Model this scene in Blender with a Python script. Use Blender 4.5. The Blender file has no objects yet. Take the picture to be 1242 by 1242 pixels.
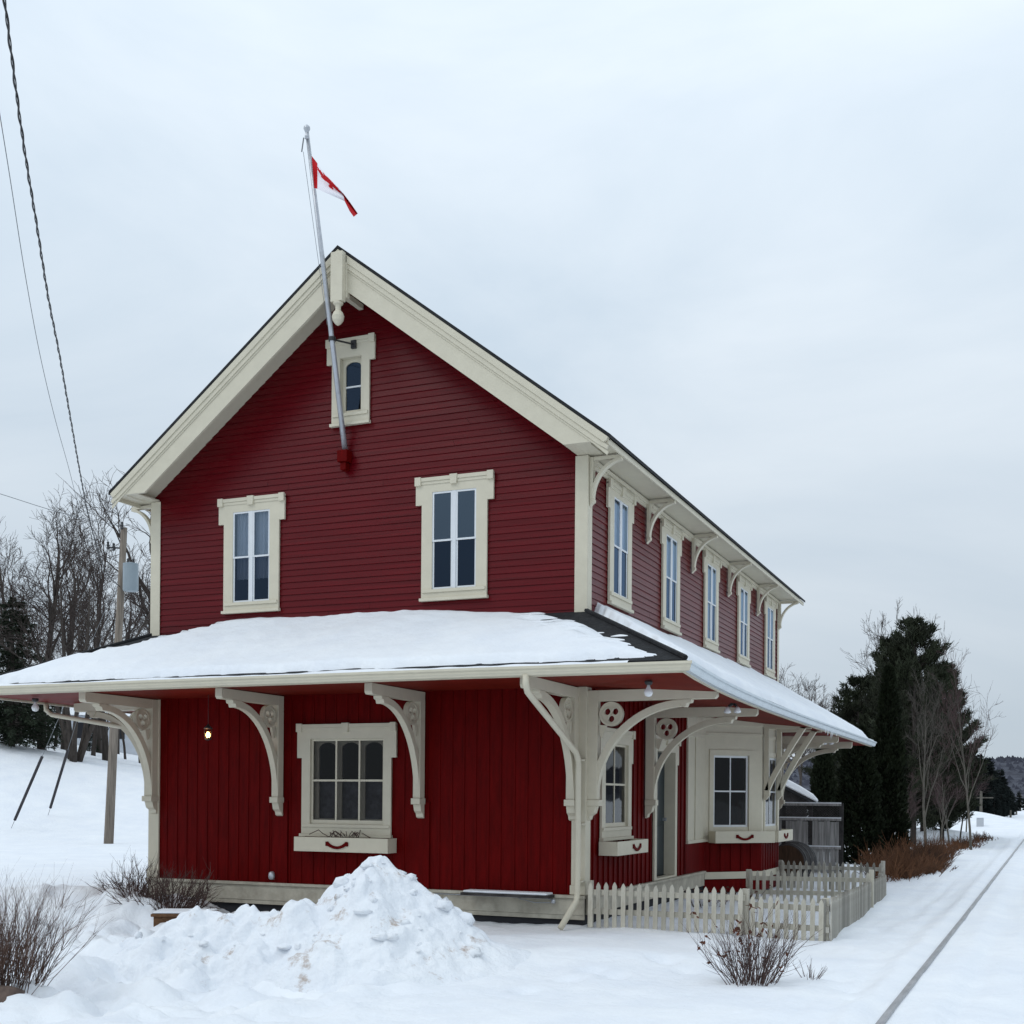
import bpy, math, random
import numpy as np
from mathutils import Vector, Matrix, noise as mn

S = bpy.context.scene
COL = S.collection
R = math.radians

# ------------------------------------------------------------------ camera
CAM = np.array([5.887, -16.242, 1.396])
YAW, ROLL, FPX, PY = -0.40663, 0.00783, 1484.43, 966.14
FW = np.array([math.sin(YAW), math.cos(YAW), 0.0])
RT = np.array([math.cos(YAW), -math.sin(YAW), 0.0])
UP = np.array([0.0, 0.0, 1.0])
R2 = RT * math.cos(ROLL) + UP * math.sin(ROLL)
U2 = -RT * math.sin(ROLL) + UP * math.cos(ROLL)

cd = bpy.data.cameras.new('camera')
cam = bpy.data.objects.new('camera', cd)
COL.objects.link(cam)
M = Matrix(((R2[0], U2[0], -FW[0], CAM[0]), (R2[1], U2[1], -FW[1], CAM[1]),
            (R2[2], U2[2], -FW[2], CAM[2]), (0, 0, 0, 1)))
cam.matrix_world = M
cd.sensor_width = 36
cd.lens = FPX / 1242 * 36
cd.shift_y = (PY - 621) / 1242
cd.clip_start = 0.1
cd.clip_end = 6000
S.camera = cam


def at(px, py, D):
    """photo pixel + depth along the view -> world point"""
    return Vector(CAM + (FW + R2 * (px - 621) / FPX - U2 * (py - PY) / FPX) * D)


def DL(x, y):
    dx, dy = x - CAM[0], y - CAM[1]
    return dx * FW[0] + dy * FW[1], dx * RT[0] + dy * RT[1]


def smooth(a, b, v):
    t = min(1.0, max(0.0, (v - a) / (b - a)))
    return t * t * (3 - 2 * t)


# ------------------------------------------------------------------ materials
def nt(name):
    m = bpy.data.materials.new(name)
    m.use_nodes = True
    t = m.node_tree
    t.nodes.clear()
    return m, t


def mat(name, col, rough=0.6, spec=0.5, var=0.0, vscale=3.0, bump=0.0, bscale=40.0, metal=0.0,
        stretch=(1, 1, 1), col2=None, bdist=0.01, emit=None, estr=0.0):
    m, t = nt(name)
    N, L = t.nodes, t.links
    out = N.new('ShaderNodeOutputMaterial')
    p = N.new('ShaderNodeBsdfPrincipled')
    L.new(p.outputs[0], out.inputs[0])
    p.inputs['Base Color'].default_value = (*col, 1)
    p.inputs['Roughness'].default_value = rough
    p.inputs['Specular IOR Level'].default_value = spec
    p.inputs['Metallic'].default_value = metal
    if emit:
        p.inputs['Emission Color'].default_value = (*emit, 1)
        p.inputs['Emission Strength'].default_value = estr
    if var > 0 or bump > 0:
        tc = N.new('ShaderNodeTexCoord')
        mp = N.new('ShaderNodeMapping')
        mp.inputs['Scale'].default_value = stretch
        L.new(tc.outputs['Object'], mp.inputs[0])
    if var > 0:
        nz = N.new('ShaderNodeTexNoise')
        nz.inputs['Scale'].default_value = vscale
        nz.inputs['Detail'].default_value = 6
        nz.inputs['Roughness'].default_value = 0.65
        L.new(mp.outputs[0], nz.inputs['Vector'])
        cr = N.new('ShaderNodeValToRGB')
        c2 = col2 or tuple(c * (1 - var) for c in col)
        c3 = tuple(min(1, c * (1 + var * .6)) for c in col)
        cr.color_ramp.elements[0].position = .32
        cr.color_ramp.elements[0].color = (*c2, 1)
        cr.color_ramp.elements[1].position = .68
        cr.color_ramp.elements[1].color = (*c3, 1)
        L.new(nz.outputs[0], cr.inputs[0])
        L.new(cr.outputs[0], p.inputs['Base Color'])
    if bump > 0:
        nb = N.new('ShaderNodeTexNoise')
        nb.inputs['Scale'].default_value = bscale
        nb.inputs['Detail'].default_value = 5
        L.new(mp.outputs[0], nb.inputs['Vector'])
        b = N.new('ShaderNodeBump')
        b.inputs['Strength'].default_value = bump
        b.inputs['Distance'].default_value = bdist
        L.new(nb.outputs[0], b.inputs['Height'])
        L.new(b.outputs[0], p.inputs['Normal'])
    return m


MT = {}
MT['red'] = mat('red_paint', (.100, .0022, .0052), .30, .17, .30, 2.0, .10, 60, stretch=(.3, .3, 10.5))
MT['redlow'] = mat('red_board_paint', (.108, .0018, .0018), .5, .05, .3, 3.0, .2, 50, stretch=(4, 4, .6))
MT['redceil'] = mat('red_ceiling_paint', (.15, .011, .005), .6, .1, .25, 2.0, .15, 30, stretch=(1, 1, 1))
MT['cream'] = mat('cream_paint', (.585, .54, .425), .5, .35, .05, 5.0, .1, 45)
MT['creamold'] = mat('worn_cream_paint', (.46, .43, .35), .6, .3, .18, 5.0, .2, 60, col2=(.33, .30, .24))
MT['white'] = mat('white_sash_paint', (.66, .68, .70), .4, .5, .04, 8, 0)
MT['metalwhite'] = mat('white_gutter_metal', (.55, .61, .65), .3, .5, .1, 4, .05, 30)
MT['shingle'] = mat('black_shingle', (.017, .018, .02), .85, .3, .5, 9, .8, 35, bdist=.02)
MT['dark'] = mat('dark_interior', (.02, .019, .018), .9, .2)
MT['floor'] = mat('room_lining', (.10, .085, .07), .9, .2)
MT['steel'] = mat('galvanised_metal', (.48, .50, .53), .38, .5, .15, 12, .05, 50, metal=.6)
MT['iron'] = mat('black_iron', (.02, .02, .022), .5, .5)
MT['rail'] = mat('rail_steel', (.34, .335, .34), .38, .5, .3, 6, .2, 40, metal=.3, stretch=(3, .4, 3))
MT['door'] = mat('teal_door_paint', (.006, .018, .026), .35, .4, .15, 4)
MT['curtain'] = mat('white_curtain_cloth', (.88, .89, .90), .9, .1, .12, 6, stretch=(8, 8, .4))
MT['lace'] = mat('grey_lace_cloth', (.11, .11, .13), .9, .1, .5, 7)
MT['blind'] = mat('white_roller_blind', (.88, .91, .94), .8, .2, .05, 3)
MT['bulb'] = mat('clear_bulb_glass', (.78, .80, .82), .08, .8)
MT['lit'] = mat('lit_bulb', (1, .7, .35), .4, .5, emit=(1, .50, .16), estr=14)
MT['amber'] = mat('amber_lantern_glass', (.25, .08, .03), .2, .6, emit=(1, .28, .06), estr=.25)
MT['flagred'] = mat('flag_red_cloth', (.50, .012, .016), .8, .2)
MT['flagwhite'] = mat('flag_white_cloth', (.80, .78, .82), .8, .2)
MT['wood'] = mat('grey_weathered_wood', (.33, .32, .31), .85, .2, .45, 4, .5, 30, stretch=(6, 6, .35))
MT['wooddark'] = mat('dark_weathered_wood', (.05, .046, .045), .85, .2, .5, 5, .4, 30)
MT['picket'] = mat('picket_paint', (.50, .475, .40), .65, .3, .2, 6, .25, 50, stretch=(3, 3, .7), col2=(.42, .385, .31))
MT['picketold'] = mat('weathered_picket_paint', (.44, .425, .38), .75, .25, .3, 5, .3, 50, stretch=(3, 3, .6), col2=(.27, .25, .21))
MT['plank'] = mat('brown_plank', (.13, .065, .03), .8, .3, .45, 7, .3, 40, stretch=(1, 6, 6))
MT['barrel'] = mat('rusty_brown_wood', (.06, .032, .018), .8, .3, .5, 4, .4, 30, stretch=(6, 1, 1))
MT['pole'] = mat('utility_pole_wood', (.25, .212, .175), .9, .2, .35, 3, .5, 25, stretch=(7, 7, .3), col2=(.13, .11, .09))
MT['trafo'] = mat('grey_transformer_paint', (.25, .30, .33), .4, .5, .08, 3)
MT['guard'] = mat('dark_guy_guard', (.035, .032, .036), .6, .3, .3, 5)
MT['cable'] = mat('black_cable', (.012, .012, .014), .5, .4)
MT['cablegrey'] = mat('grey_wire', (.16, .17, .18), .5, .4)
MT['bark'] = mat('grey_bark', (.065, .054, .047), .9, .2, .45, 5, .6, 20, stretch=(2, 2, .4))
MT['barkpale'] = mat('pale_poplar_bark', (.115, .105, .088), .85, .2, .4, 5, .5, 20, stretch=(2, 2, .6))
MT['twig'] = mat('twig_bark', (.062, .048, .043), .9, .2, .3, 1.5)
MT['twigpurple'] = mat('purple_brown_twig', (.085, .055, .055), .85, .2, .4, 2)
MT['twigpale'] = mat('pale_twig', (.075, .066, .056), .85, .2, .3, 2)
MT['shrub'] = mat('shrub_stem', (.085, .052, .045), .8, .25, .5, 6, col2=(.035, .022, .02))
MT['shrubpale'] = mat('willow_stem', (.115, .068, .05), .8, .25, .5, 6, col2=(.045, .028, .024))
MT['rust'] = mat('rust_dry_grass', (.125, .058, .030), .9, .1, .5, .9, col2=(.04, .026, .02))
MT['spruce'] = mat('spruce_needles', (.022, .032, .018), .8, .2, .45, 1.4)
MT['pine'] = mat('pine_needles', (.027, .034, .018), .75, .2, .55, .8, col2=(.017, .018, .011))
MT['cedar'] = mat('cedar_foliage', (.013, .018, .008), .85, .15, .5, 1.6)
MT['farcon'] = mat('far_conifer_needles', (.016, .021, .020), .9, .1, .4, .4)
MT['housewhite'] = mat('pale_house_siding', (.55, .58, .62), .7, .3, .1, 2)
MT['leafdry'] = mat('dry_leaf', (.11, .045, .03), .9, .1, .3, 9)
MT['rock'] = mat('brown_rock', (.12, .085, .07), .85, .3, .5, 8, .6, 14)
MT['cabinet'] = mat('grey_cabinet_paint', (.45, .47, .50), .5, .4)
MT['foundation'] = mat('dark_foundation', (.03, .03, .034), .9, .2)


def vary_by_object(m, amt):
    t = m.node_tree; N, L = t.nodes, t.links
    p = next(n for n in N if n.type == 'BSDF_PRINCIPLED')
    src = p.inputs['Base Color'].links[0].from_socket
    oi = N.new('ShaderNodeObjectInfo')
    mr = N.new('ShaderNodeMapRange'); mr.inputs['To Min'].default_value = 1 - amt; mr.inputs['To Max'].default_value = 1 + amt * .4
    L.new(oi.outputs['Random'], mr.inputs['Value'])
    mx = N.new('ShaderNodeMixRGB'); mx.blend_type = 'MULTIPLY'; mx.inputs[0].default_value = 1
    L.new(src, mx.inputs[1]); L.new(mr.outputs[0], mx.inputs[2]); L.new(mx.outputs[0], p.inputs['Base Color'])


vary_by_object(MT['picket'], .22)
vary_by_object(MT['picketold'], .45)


def snow_mat(name, dirt=0.0, rough=.75, bump=.55, tracks=False):
    m, t = nt(name)
    N, L = t.nodes, t.links
    out = N.new('ShaderNodeOutputMaterial')
    p = N.new('ShaderNodeBsdfPrincipled')
    L.new(p.outputs[0], out.inputs[0])
    p.inputs['Roughness'].default_value = rough
    p.inputs['Specular IOR Level'].default_value = .25
    tc = N.new('ShaderNodeTexCoord')
    n1 = N.new('ShaderNodeTexNoise'); n1.inputs['Scale'].default_value = 1.1; n1.inputs['Detail'].default_value = 7
    n1.inputs['Roughness'].default_value = .6
    L.new(tc.outputs['Object'], n1.inputs['Vector'])
    cr = N.new('ShaderNodeValToRGB')
    cr.color_ramp.elements[0].position = .3; cr.color_ramp.elements[0].color = (.735, .765, .81, 1)
    cr.color_ramp.elements[1].position = .7; cr.color_ramp.elements[1].color = (.82, .84, .86, 1)
    L.new(n1.outputs[0], cr.inputs[0])
    last = cr.outputs[0]
    if dirt > 0:
        n2 = N.new('ShaderNodeTexNoise'); n2.inputs['Scale'].default_value = 2.6; n2.inputs['Detail'].default_value = 10
        n2.inputs['Roughness'].default_value = .72
        L.new(tc.outputs['Object'], n2.inputs['Vector'])
        r2 = N.new('ShaderNodeValToRGB')
        r2.color_ramp.elements[0].position = 1 - dirt; r2.color_ramp.elements[0].color = (0, 0, 0, 1)
        r2.color_ramp.elements[1].position = 1 - dirt + .09; r2.color_ramp.elements[1].color = (.75, .75, .75, 1)
        L.new(n2.outputs[0], r2.inputs[0])
        mx = N.new('ShaderNodeMixRGB'); mx.inputs[2].default_value = (.34, .24, .17, 1)
        L.new(r2.outputs[0], mx.inputs[0]); L.new(last, mx.inputs[1]); last = mx.outputs[0]
    L.new(last, p.inputs['Base Color'])
    n3 = N.new('ShaderNodeTexNoise'); n3.inputs['Scale'].default_value = 9; n3.inputs['Detail'].default_value = 8
    n3.inputs['Roughness'].default_value = .6
    L.new(tc.outputs['Object'], n3.inputs['Vector'])
    b = N.new('ShaderNodeBump'); b.inputs['Strength'].default_value = bump; b.inputs['Distance'].default_value = .05
    L.new(n3.outputs[0], b.inputs['Height'])
    L.new(b.outputs[0], p.inputs['Normal'])
    return m


MT['snow'] = snow_mat('snow', 0, bump=.4)
MT['snowroof'] = snow_mat('roof_snow', 0, bump=.35)
MT['snowpile'] = snow_mat('dirty_snow', .42, bump=.8)
MT['snowground'] = snow_mat('ground_snow', .0, bump=.5)


def glass_mat(name, ior, tint, gcol=(1, 1, 1)):
    m, t = nt(name)
    N, L = t.nodes, t.links
    out = N.new('ShaderNodeOutputMaterial')
    tr = N.new('ShaderNodeBsdfTransparent'); tr.inputs[0].default_value = (*tint, 1)
    gl = N.new('ShaderNodeBsdfGlossy'); gl.inputs['Roughness'].default_value = .03; gl.inputs[0].default_value = (*gcol, 1)
    fr = N.new('ShaderNodeFresnel'); fr.inputs[0].default_value = ior
    tc = N.new('ShaderNodeTexCoord')
    nz = N.new('ShaderNodeTexNoise'); nz.inputs['Scale'].default_value = 1.7
    L.new(tc.outputs['Object'], nz.inputs['Vector'])
    b = N.new('ShaderNodeBump'); b.inputs['Strength'].default_value = .12; b.inputs['Distance'].default_value = .02
    L.new(nz.outputs[0], b.inputs['Height']); L.new(b.outputs[0], gl.inputs['Normal'])
    mx = N.new('ShaderNodeMixShader')
    L.new(fr.outputs[0], mx.inputs[0]); L.new(tr.outputs[0], mx.inputs[1]); L.new(gl.outputs[0], mx.inputs[2])
    L.new(mx.outputs[0], out.inputs[0])
    return m


MT['glass'] = glass_mat('window_glass', 2.1, (.78, .82, .88), (.58, .78, 1.0))
MT['screen'] = glass_mat('screened_glass', 1.58, (.34, .36, .40), (.45, .66, 1.0))
MT['glasslow'] = glass_mat('porch_window_glass', 1.32, (.50, .49, .49))


# ------------------------------------------------------------------ objects
def tag(o, label=None, cat=None, group=None, kind=None):
    if label: o['label'] = label
    if cat: o['category'] = cat
    if group: o['group'] = group
    if kind: o['kind'] = kind
    return o


def empty(name, loc, label=None, cat=None, group=None):
    o = bpy.data.objects.new(name, None)
    COL.objects.link(o)
    o.location = loc
    o.empty_display_size = .2
    return tag(o, label, cat, group)


def wloc(o):
    v = Vector((0, 0, 0))
    while o is not None:
        v = v + o.location
        o = o.parent
    return v


class Fr:
    """wall frame: a along the wall, b up (world z), c outward"""
    def __init__(self, o, ad):
        self.o = Vector((o[0], o[1], 0)); self.a = Vector((ad[0], ad[1], 0)).normalized()
        self.c = self.a.cross(Vector((0, 0, 1)))

    def __call__(self, a, b, c):
        v = self.o + self.a * a + self.c * c
        return (v.x, v.y, b)


WORLD = lambda a, b, c: (a, b, c)


class MB:
    def __init__(self, fr=None):
        self.v = []; self.f = []; self.m = []; self.fr = fr; self.mi = 0

    def add(self, pts, faces, raw=False):
        n = len(self.v)
        if self.fr and not raw:
            pts = [self.fr(*p) for p in pts]
        self.v += [tuple(p) for p in pts]
        self.f += [tuple(i + n for i in f) for f in faces]
        self.m += [self.mi] * len(faces)
        return self

    def box(self, a0, a1, b0, b1, c0, c1):
        p = [(a0, b0, c0), (a1, b0, c0), (a1, b1, c0), (a0, b1, c0), (a0, b0, c1), (a1, b0, c1), (a1, b1, c1), (a0, b1, c1)]
        return self.add(p, [(3, 2, 1, 0), (4, 5, 6, 7), (0, 1, 5, 4), (1, 2, 6, 5), (2, 3, 7, 6), (3, 0, 4, 7)])

    def quad(self, *p):
        return self.add(p, [(0, 1, 2, 3)])

    def tri(self, *p):
        return self.add(p, [(0, 1, 2)])

    def prism(self, poly, c0, c1):
        n = len(poly)
        p = [(a, b, c0) for a, b in poly] + [(a, b, c1) for a, b in poly]
        f = [tuple(reversed(range(n))), tuple(range(n, 2 * n))] + [(i, (i + 1) % n, n + (i + 1) % n, n + i) for i in range(n)]
        return self.add(p, f)

    def band(self, pa, pb, c0, c1):
        """strip between two equal-length 2D polylines, extruded"""
        n = len(pa)
        for i in range(n - 1):
            q = [pa[i], pa[i + 1], pb[i + 1], pb[i]]
            p = [(a, b, c0) for a, b in q] + [(a, b, c1) for a, b in q]
            f = [(3, 2, 1, 0), (4, 5, 6, 7), (0, 1, 5, 4), (2, 3, 7, 6)]
            if i == 0: f.append((3, 0, 4, 7))
            if i == n - 2: f.append((1, 2, 6, 5))
            self.add(p, f)
        return self

    def tube(self, pts, rad, n=8, cap=True):
        P = [Vector(p) for p in pts]
        if self.fr:
            P = [Vector(self.fr(*p)) for p in pts]
        k = len(P)
        rr = rad if isinstance(rad, (list, tuple)) else [rad] * k
        vs = []; fs = []
        ref = None
        for i in range(k):
            d = (P[min(i + 1, k - 1)] - P[max(i - 1, 0)])
            if d.length < 1e-9: d = Vector((0, 0, 1))
            d.normalize()
            if ref is None or abs(ref.dot(d)) > .95:
                ref = Vector((1, 0, 0)) if abs(d.x) < .8 else Vector((0, 1, 0))
            u = (ref - d * ref.dot(d)).normalized(); w = d.cross(u)
            ref = u
            for j in range(n):
                t = 2 * math.pi * j / n
                vs.append(P[i] + (u * math.cos(t) + w * math.sin(t)) * rr[i])
        for i in range(k - 1):
            for j in range(n):
                a = i * n + j; b = i * n + (j + 1) % n
                fs.append((a, b, b + n, a + n))
        if cap:
            fs.append(tuple(reversed(range(n)))); fs.append(tuple((k - 1) * n + j for j in range(n)))
        return self.add(vs, fs, raw=True)

    def lathe(self, c, prof, n=14, axis=2):
        """prof: list of (radius, height) about vertical axis at world c"""
        vs = []; fs = []
        for r, h in prof:
            for j in range(n):
                t = 2 * math.pi * j / n
                vs.append((c[0] + r * math.cos(t), c[1] + r * math.sin(t), c[2] + h))
        k = len(prof)
        for i in range(k - 1):
            for j in range(n):
                a = i * n + j; b = i * n + (j + 1) % n
                fs.append((a, b, b + n, a + n))
        fs.append(tuple(reversed(range(n)))); fs.append(tuple((k - 1) * n + j for j in range(n)))
        return self.add(vs, fs, raw=True)

    def mesh(self, name, origin=(0, 0, 0)):
        me = bpy.data.meshes.new(name)
        o = Vector(origin)
        me.from_pydata([(x - o.x, y - o.y, z - o.z) for x, y, z in self.v], [], self.f)
        me.update()
        return me

    def build(self, name, mt, parent=None, smooth=False, bevel=0.0):
        """parts keep the origin of their thing"""
        org = wloc(parent) if parent is not None else Vector((0, 0, 0))
        me = self.mesh(name, org)
        mts = mt if isinstance(mt, (list, tuple)) else [mt]
        for k in mts: me.materials.append(MT[k])
        if len(mts) > 1: me.polygons.foreach_set('material_index', self.m)
        if smooth: me.polygons.foreach_set('use_smooth', [True] * len(me.polygons))
        o = bpy.data.objects.new(name, me)
        COL.objects.link(o)
        if parent is not None: o.parent = parent
        if bevel > 0:
            bv = o.modifiers.new('bevel', 'BEVEL'); bv.width = bevel; bv.segments = 2; bv.limit_method = 'ANGLE'; bv.angle_limit = R(40)
        return o

    def build_at(self, name, mt, loc, smooth=False, bevel=0.0):
        me = self.mesh(name, loc)
        mts = mt if isinstance(mt, (list, tuple)) else [mt]
        for k in mts: me.materials.append(MT[k])
        if len(mts) > 1: me.polygons.foreach_set('material_index', self.m)
        if smooth: me.polygons.foreach_set('use_smooth', [True] * len(me.polygons))
        o = bpy.data.objects.new(name, me); COL.objects.link(o); o.location = loc
        return o


def holed(fr, outlines, c0, c1):
    """flat board of any outline with holes (2D curve fill), returned as MB in world space"""
    cu = bpy.data.curves.new('tmp', 'CURVE'); cu.dimensions = '2D'; cu.fill_mode = 'BOTH'; cu.extrude = abs(c1 - c0) / 2
    for ol in outlines:
        sp = cu.splines.new('POLY'); sp.points.add(len(ol) - 1)
        for q, (a, b) in zip(sp.points, ol): q.co = (a, b, 0, 1)
        sp.use_cyclic_u = True
    ob = bpy.data.objects.new('tmp', cu)
    me = bpy.data.meshes.new_from_object(ob)
    mid = (c0 + c1) / 2
    mb = MB(fr)
    mb.add([(v.co.x, v.co.y, v.co.z + mid) for v in me.vertices], [tuple(p.vertices) for p in me.polygons])
    bpy.data.objects.remove(ob); bpy.data.curves.remove(cu); bpy.data.meshes.remove(me)
    return mb


def circle(ca, cb, r, n=20, a0=0, a1=2 * math.pi):
    return [(ca + r * math.cos(a0 + (a1 - a0) * i / n), cb + r * math.sin(a0 + (a1 - a0) * i / n)) for i in range(n)]


def rect(a0, a1, b0, b1): return [(a0, b0), (a1, b0), (a1, b1), (a0, b1)]


def copy_tree(o, parent=None):
    c = o.copy(); COL.objects.link(c); c.parent = parent
    for ch in list(o.children): copy_tree(ch, c)
    return c


# ------------------------------------------------------------------ terrain
BUMPS = []


def bump_at(px, py, D, h, sx, sy=None, rot=0):
    p = at(px, py, D)
    BUMPS.append((p.x, p.y, h, sx, sy or sx, rot))


bump_at(120, 1085, 19.5, .42, 1.5, .7, .2)
bump_at(150, 1095, 18.3, .30, .8, .5, .1)
bump_at(60, 1085, 21, .25, 1.6, .8)
bump_at(60, 1160, 12.2, .20, .9, .5)
bump_at(130, 1150, 13.2, .22, .8, .45)
bump_at(230, 1140, 13.2, .12, .7, .4)
bump_at(300, 1140, 13.0, .12, .8, .4)
bump_at(10, 1210, 10.8, .16, .6, .4)
bump_at(560, 1130, 13.5, .10, 1.4, .7)
bump_at(780, 1150, 13.6, .06, 1.6, .6)
bump_at(640, 1120, 15.5, .07, 2.0, .8)


def ground_base(x, y):
    D, L = DL(x, y)
    z = -.42
    # bank rising at the left, beyond the pole
    a = 2.9 + .17 * max(0, -L - 17)
    z += a * smooth(44, 59, D - .15 * (L + 20)) * smooth(-6, -14, L)
    # mound beside the far track
    z += 1.15 * math.exp(-(((D - 84) / 9) ** 2 + ((L - 30.5) / 3.6) ** 2))
    z += .5 * math.exp(-(((D - 62) / 10) ** 2 + ((L - 20.5) / 2.0) ** 2))
    # slight dip at the fence's far end and rise toward brush
    z -= .10 * math.exp(-(((x - 3.4) / 1.2) ** 2 + ((y - 7) / 5) ** 2))
    return z


RAILX = [(-14, 4.68), (-5.8, 4.747), (3, 4.85), (15, 4.97), (44, 5.27), (80, 5.75), (150, 6.9), (260, 9.5)]


FEET = []
for _px, _D in ((800, 13.3), (812, 13.2), (835, 12.7), (690, 12.2), (720, 12.6), (745, 12.4), (1010, 12.5), (1035, 11.9), (1050, 11.2), (640, 11.6)):
    _p = at(_px, PY, _D); FEET.append((_p.x, _p.y))


def rail_x(y): return float(np.interp(y, [p[0] for p in RAILX], [p[1] for p in RAILX]))


def ground_z(x, y):
    z = ground_base(x, y)
    D, L = DL(x, y)
    for bx, by, h, sx, sy, rot in BUMPS:
        dx, dy = x - bx, y - by
        if abs(dx) > 5 or abs(dy) > 5: continue
        u = dx * RT[0] + dy * RT[1]; w = dx * FW[0] + dy * FW[1]
        z += h * math.exp(-((u / sx) ** 2 + (w / sy) ** 2))
    if D < 70:
        n = mn.noise(Vector((x * .45, y * .45, 3.1))) * .05 + mn.noise(Vector((x * 1.3, y * 1.3, 7.7))) * .022
        z += n
    # churned, plowed snow on the left front
    if D < 26:
        k = smooth(2.2, -2.5, L + 1.5) * smooth(24, 17, D) * smooth(9.2, 11, D)
        if k > 0:
            q = Vector((x * 1.9, y * 1.9, 1.3))
            t = mn.turbulence(q, 4, False, noise_basis='PERLIN_ORIGINAL')
            z += k * (t - .45) * .25
            z += k * .06 * mn.noise(Vector((x * 6, y * 6, 5)))
        z += .012 * mn.noise(Vector((x * 5, y * 5, 2.2))) + .018 * mn.noise(Vector((x * 2.3 + y, y * 2.3 - x * .4, 12.2)))
    if D < 90 and x > 3.4:
        # ruts and ridges along the track
        dx = x - rail_x(y)
        w = smooth(-1.5, -.7, dx) * smooth(4, 2.5, dx)
        z += w * (.035 * mn.noise(Vector((dx * 4.2, y * .10, 9))) + .018 * mn.noise(Vector((dx * 9, y * .35, 3))) + .012 * mn.noise(Vector((dx * 8, y * 4, 5))))
    for fx, fy in FEET:
        q = ((x - fx) / .13) ** 2 + ((y - fy) / .16) ** 2
        if q < 6: z += -.07 * math.exp(-q) + .02 * math.exp(-(q - 2.2) ** 2)
    if y < 260:
        k = smooth(.10, .45, abs(x - rail_x(y))) if y < 80 else smooth(.25, 1.6, abs(x - rail_x(y)))
        z = z * k + (1 - k) * (-.400 + (.010 if x > rail_x(y) else 0) + .022 * mn.noise(Vector((y * .55, 2, 31))))
        if y < 90:
            dx = x - rail_x(y)
            z += (.055 + .03 * mn.noise(Vector((y * .4, 9, 3)))) * math.exp(-((dx + .27) / .12) ** 2) + .03 * math.exp(-((dx - .30) / .14) ** 2) * (1 + mn.noise(Vector((y * .8, 5, 3))))
    return z


def axis(lo, hi, fine0, fine1, step, grow=1.22):
    a = list(np.arange(fine0, fine1, step))
    s = step; v = fine1
    while v < hi: a.append(v); s *= grow; v += s
    a.append(hi)
    s = step; v = fine0 - s; b = []
    while v > lo: b.append(v); s *= grow; v -= s
    b.append(lo)
    return list(reversed(b)) + a


def build_ground():
    xs = axis(-900, 900, -9.5, 7.4, .07, 1.07)
    ys = axis(-60, 1500, -10.5, 1.5, .075, 1.07)
    V = [(x, y, ground_z(x, y)) for y in ys for x in xs]
    nx, ny = len(xs), len(ys)
    F = [(j * nx + i, j * nx + i + 1, (j + 1) * nx + i + 1, (j + 1) * nx + i) for j in range(ny - 1) for i in range(nx - 1)]
    me = bpy.data.meshes.new('ground'); me.from_pydata(V, [], F); me.update()
    me.polygons.foreach_set('use_smooth', [True] * len(F))
    me.materials.append(MT['snowground'])
    o = bpy.data.objects.new('ground', me); COL.objects.link(o); o['kind'] = 'structure'
    o['label'] = 'snow covered ground'


build_ground()

# ------------------------------------------------------------------ station building
W, LEN = 7.6, 13.75
XR, XE, ZE, ZP, GO = -3.71, 4.24, 6.25, 9.49, .60       # ridge x, half span of eaves, eave tip, peak, gable overhang
SL = (ZP - ZE) / XE
FRONT = Fr((0, 0), (1, 0))
SIDE = Fr((0, 0), (0, 1))
LEFT = Fr((-W, 0), (0, -1))
BACK = Fr((0, LEN), (-1, 0))

B = empty('station_building', (0, 0, -.42), 'dark red two storey railway station with cream trim and a snowy wrap-around porch roof', 'building')

FRONT_OPEN = [(-5.98, -5.28, 4.46, 5.90), (-2.41, -1.69, 4.46, 5.90), (-4.02, -3.64, 7.25, 8.10)]
SIDE_C = [1.42, 4.2, 7.02, 9.84, 12.63]
SIDE_OPEN = [(c - .34, c + .34, 4.44, 5.88) for c in SIDE_C]


def clap(fr, a_of_z, z0, z1, opens, seed):
    rnd = random.Random(seed)
    mb = MB(fr)
    st = .097
    z = z0
    while z < z1 - .01:
        zt = min(z + st, z1)
        lo = min(a_of_z(z)[0], a_of_z(zt)[0]); hi = max(a_of_z(z)[1], a_of_z(zt)[1])
        lot, hit = a_of_z(zt)
        lob, hib = a_of_z(z)
        cuts = sorted([(o[0], o[1]) for o in opens if o[2] < zt - .02 and o[3] > z + .02])
        edges = []
        cur = None
        segs = []
        s = None
        start = 'L'
        x = None
        for o0, o1 in cuts:
            segs.append((x, o0)); x = o1
        segs.append((x, None))
        for s0, s1 in segs:
            A0b = lob if s0 is None else s0; A0t = lot if s0 is None else s0
            A1b = hib if s1 is None else s1; A1t = hit if s1 is None else s1
            if A1b - A0b < .01: continue
            # butt joints with tiny wobble
            n = max(1, int((A1b - A0b) / 3.2))
            xs = [0] + sorted(rnd.random() for _ in range(n - 1)) + [1]
            for k in range(n):
                f0, f1 = xs[k], xs[k + 1]
                g = .0015 if n > 1 else 0
                w = rnd.uniform(-.0015, .0015); w2 = rnd.uniform(-.0015, .0015)
                b0 = A0b + (A1b - A0b) * f0 + g; b1 = A0b + (A1b - A0b) * f1 - g
                t0 = A0t + (A1t - A0t) * f0 + g; t1 = A0t + (A1t - A0t) * f1 - g
                c = .016 + rnd.uniform(-.002, .002)
                mb.quad((b0, z + w, c), (b1, z + w2, c), (t1, zt + .004, .002), (t0, zt + .004, .002))
                mb.quad((b0, z + w, .0), (b1, z + w2, .0), (b1, z + w2, c), (b0, z + w, c))
        z += st
    return mb


def gable(z):
    if z <= 6.2: return (-W, 0)
    h = (ZP - .12 - z) / SL
    return (max(-W, XR - h), min(0, XR + h))


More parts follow.
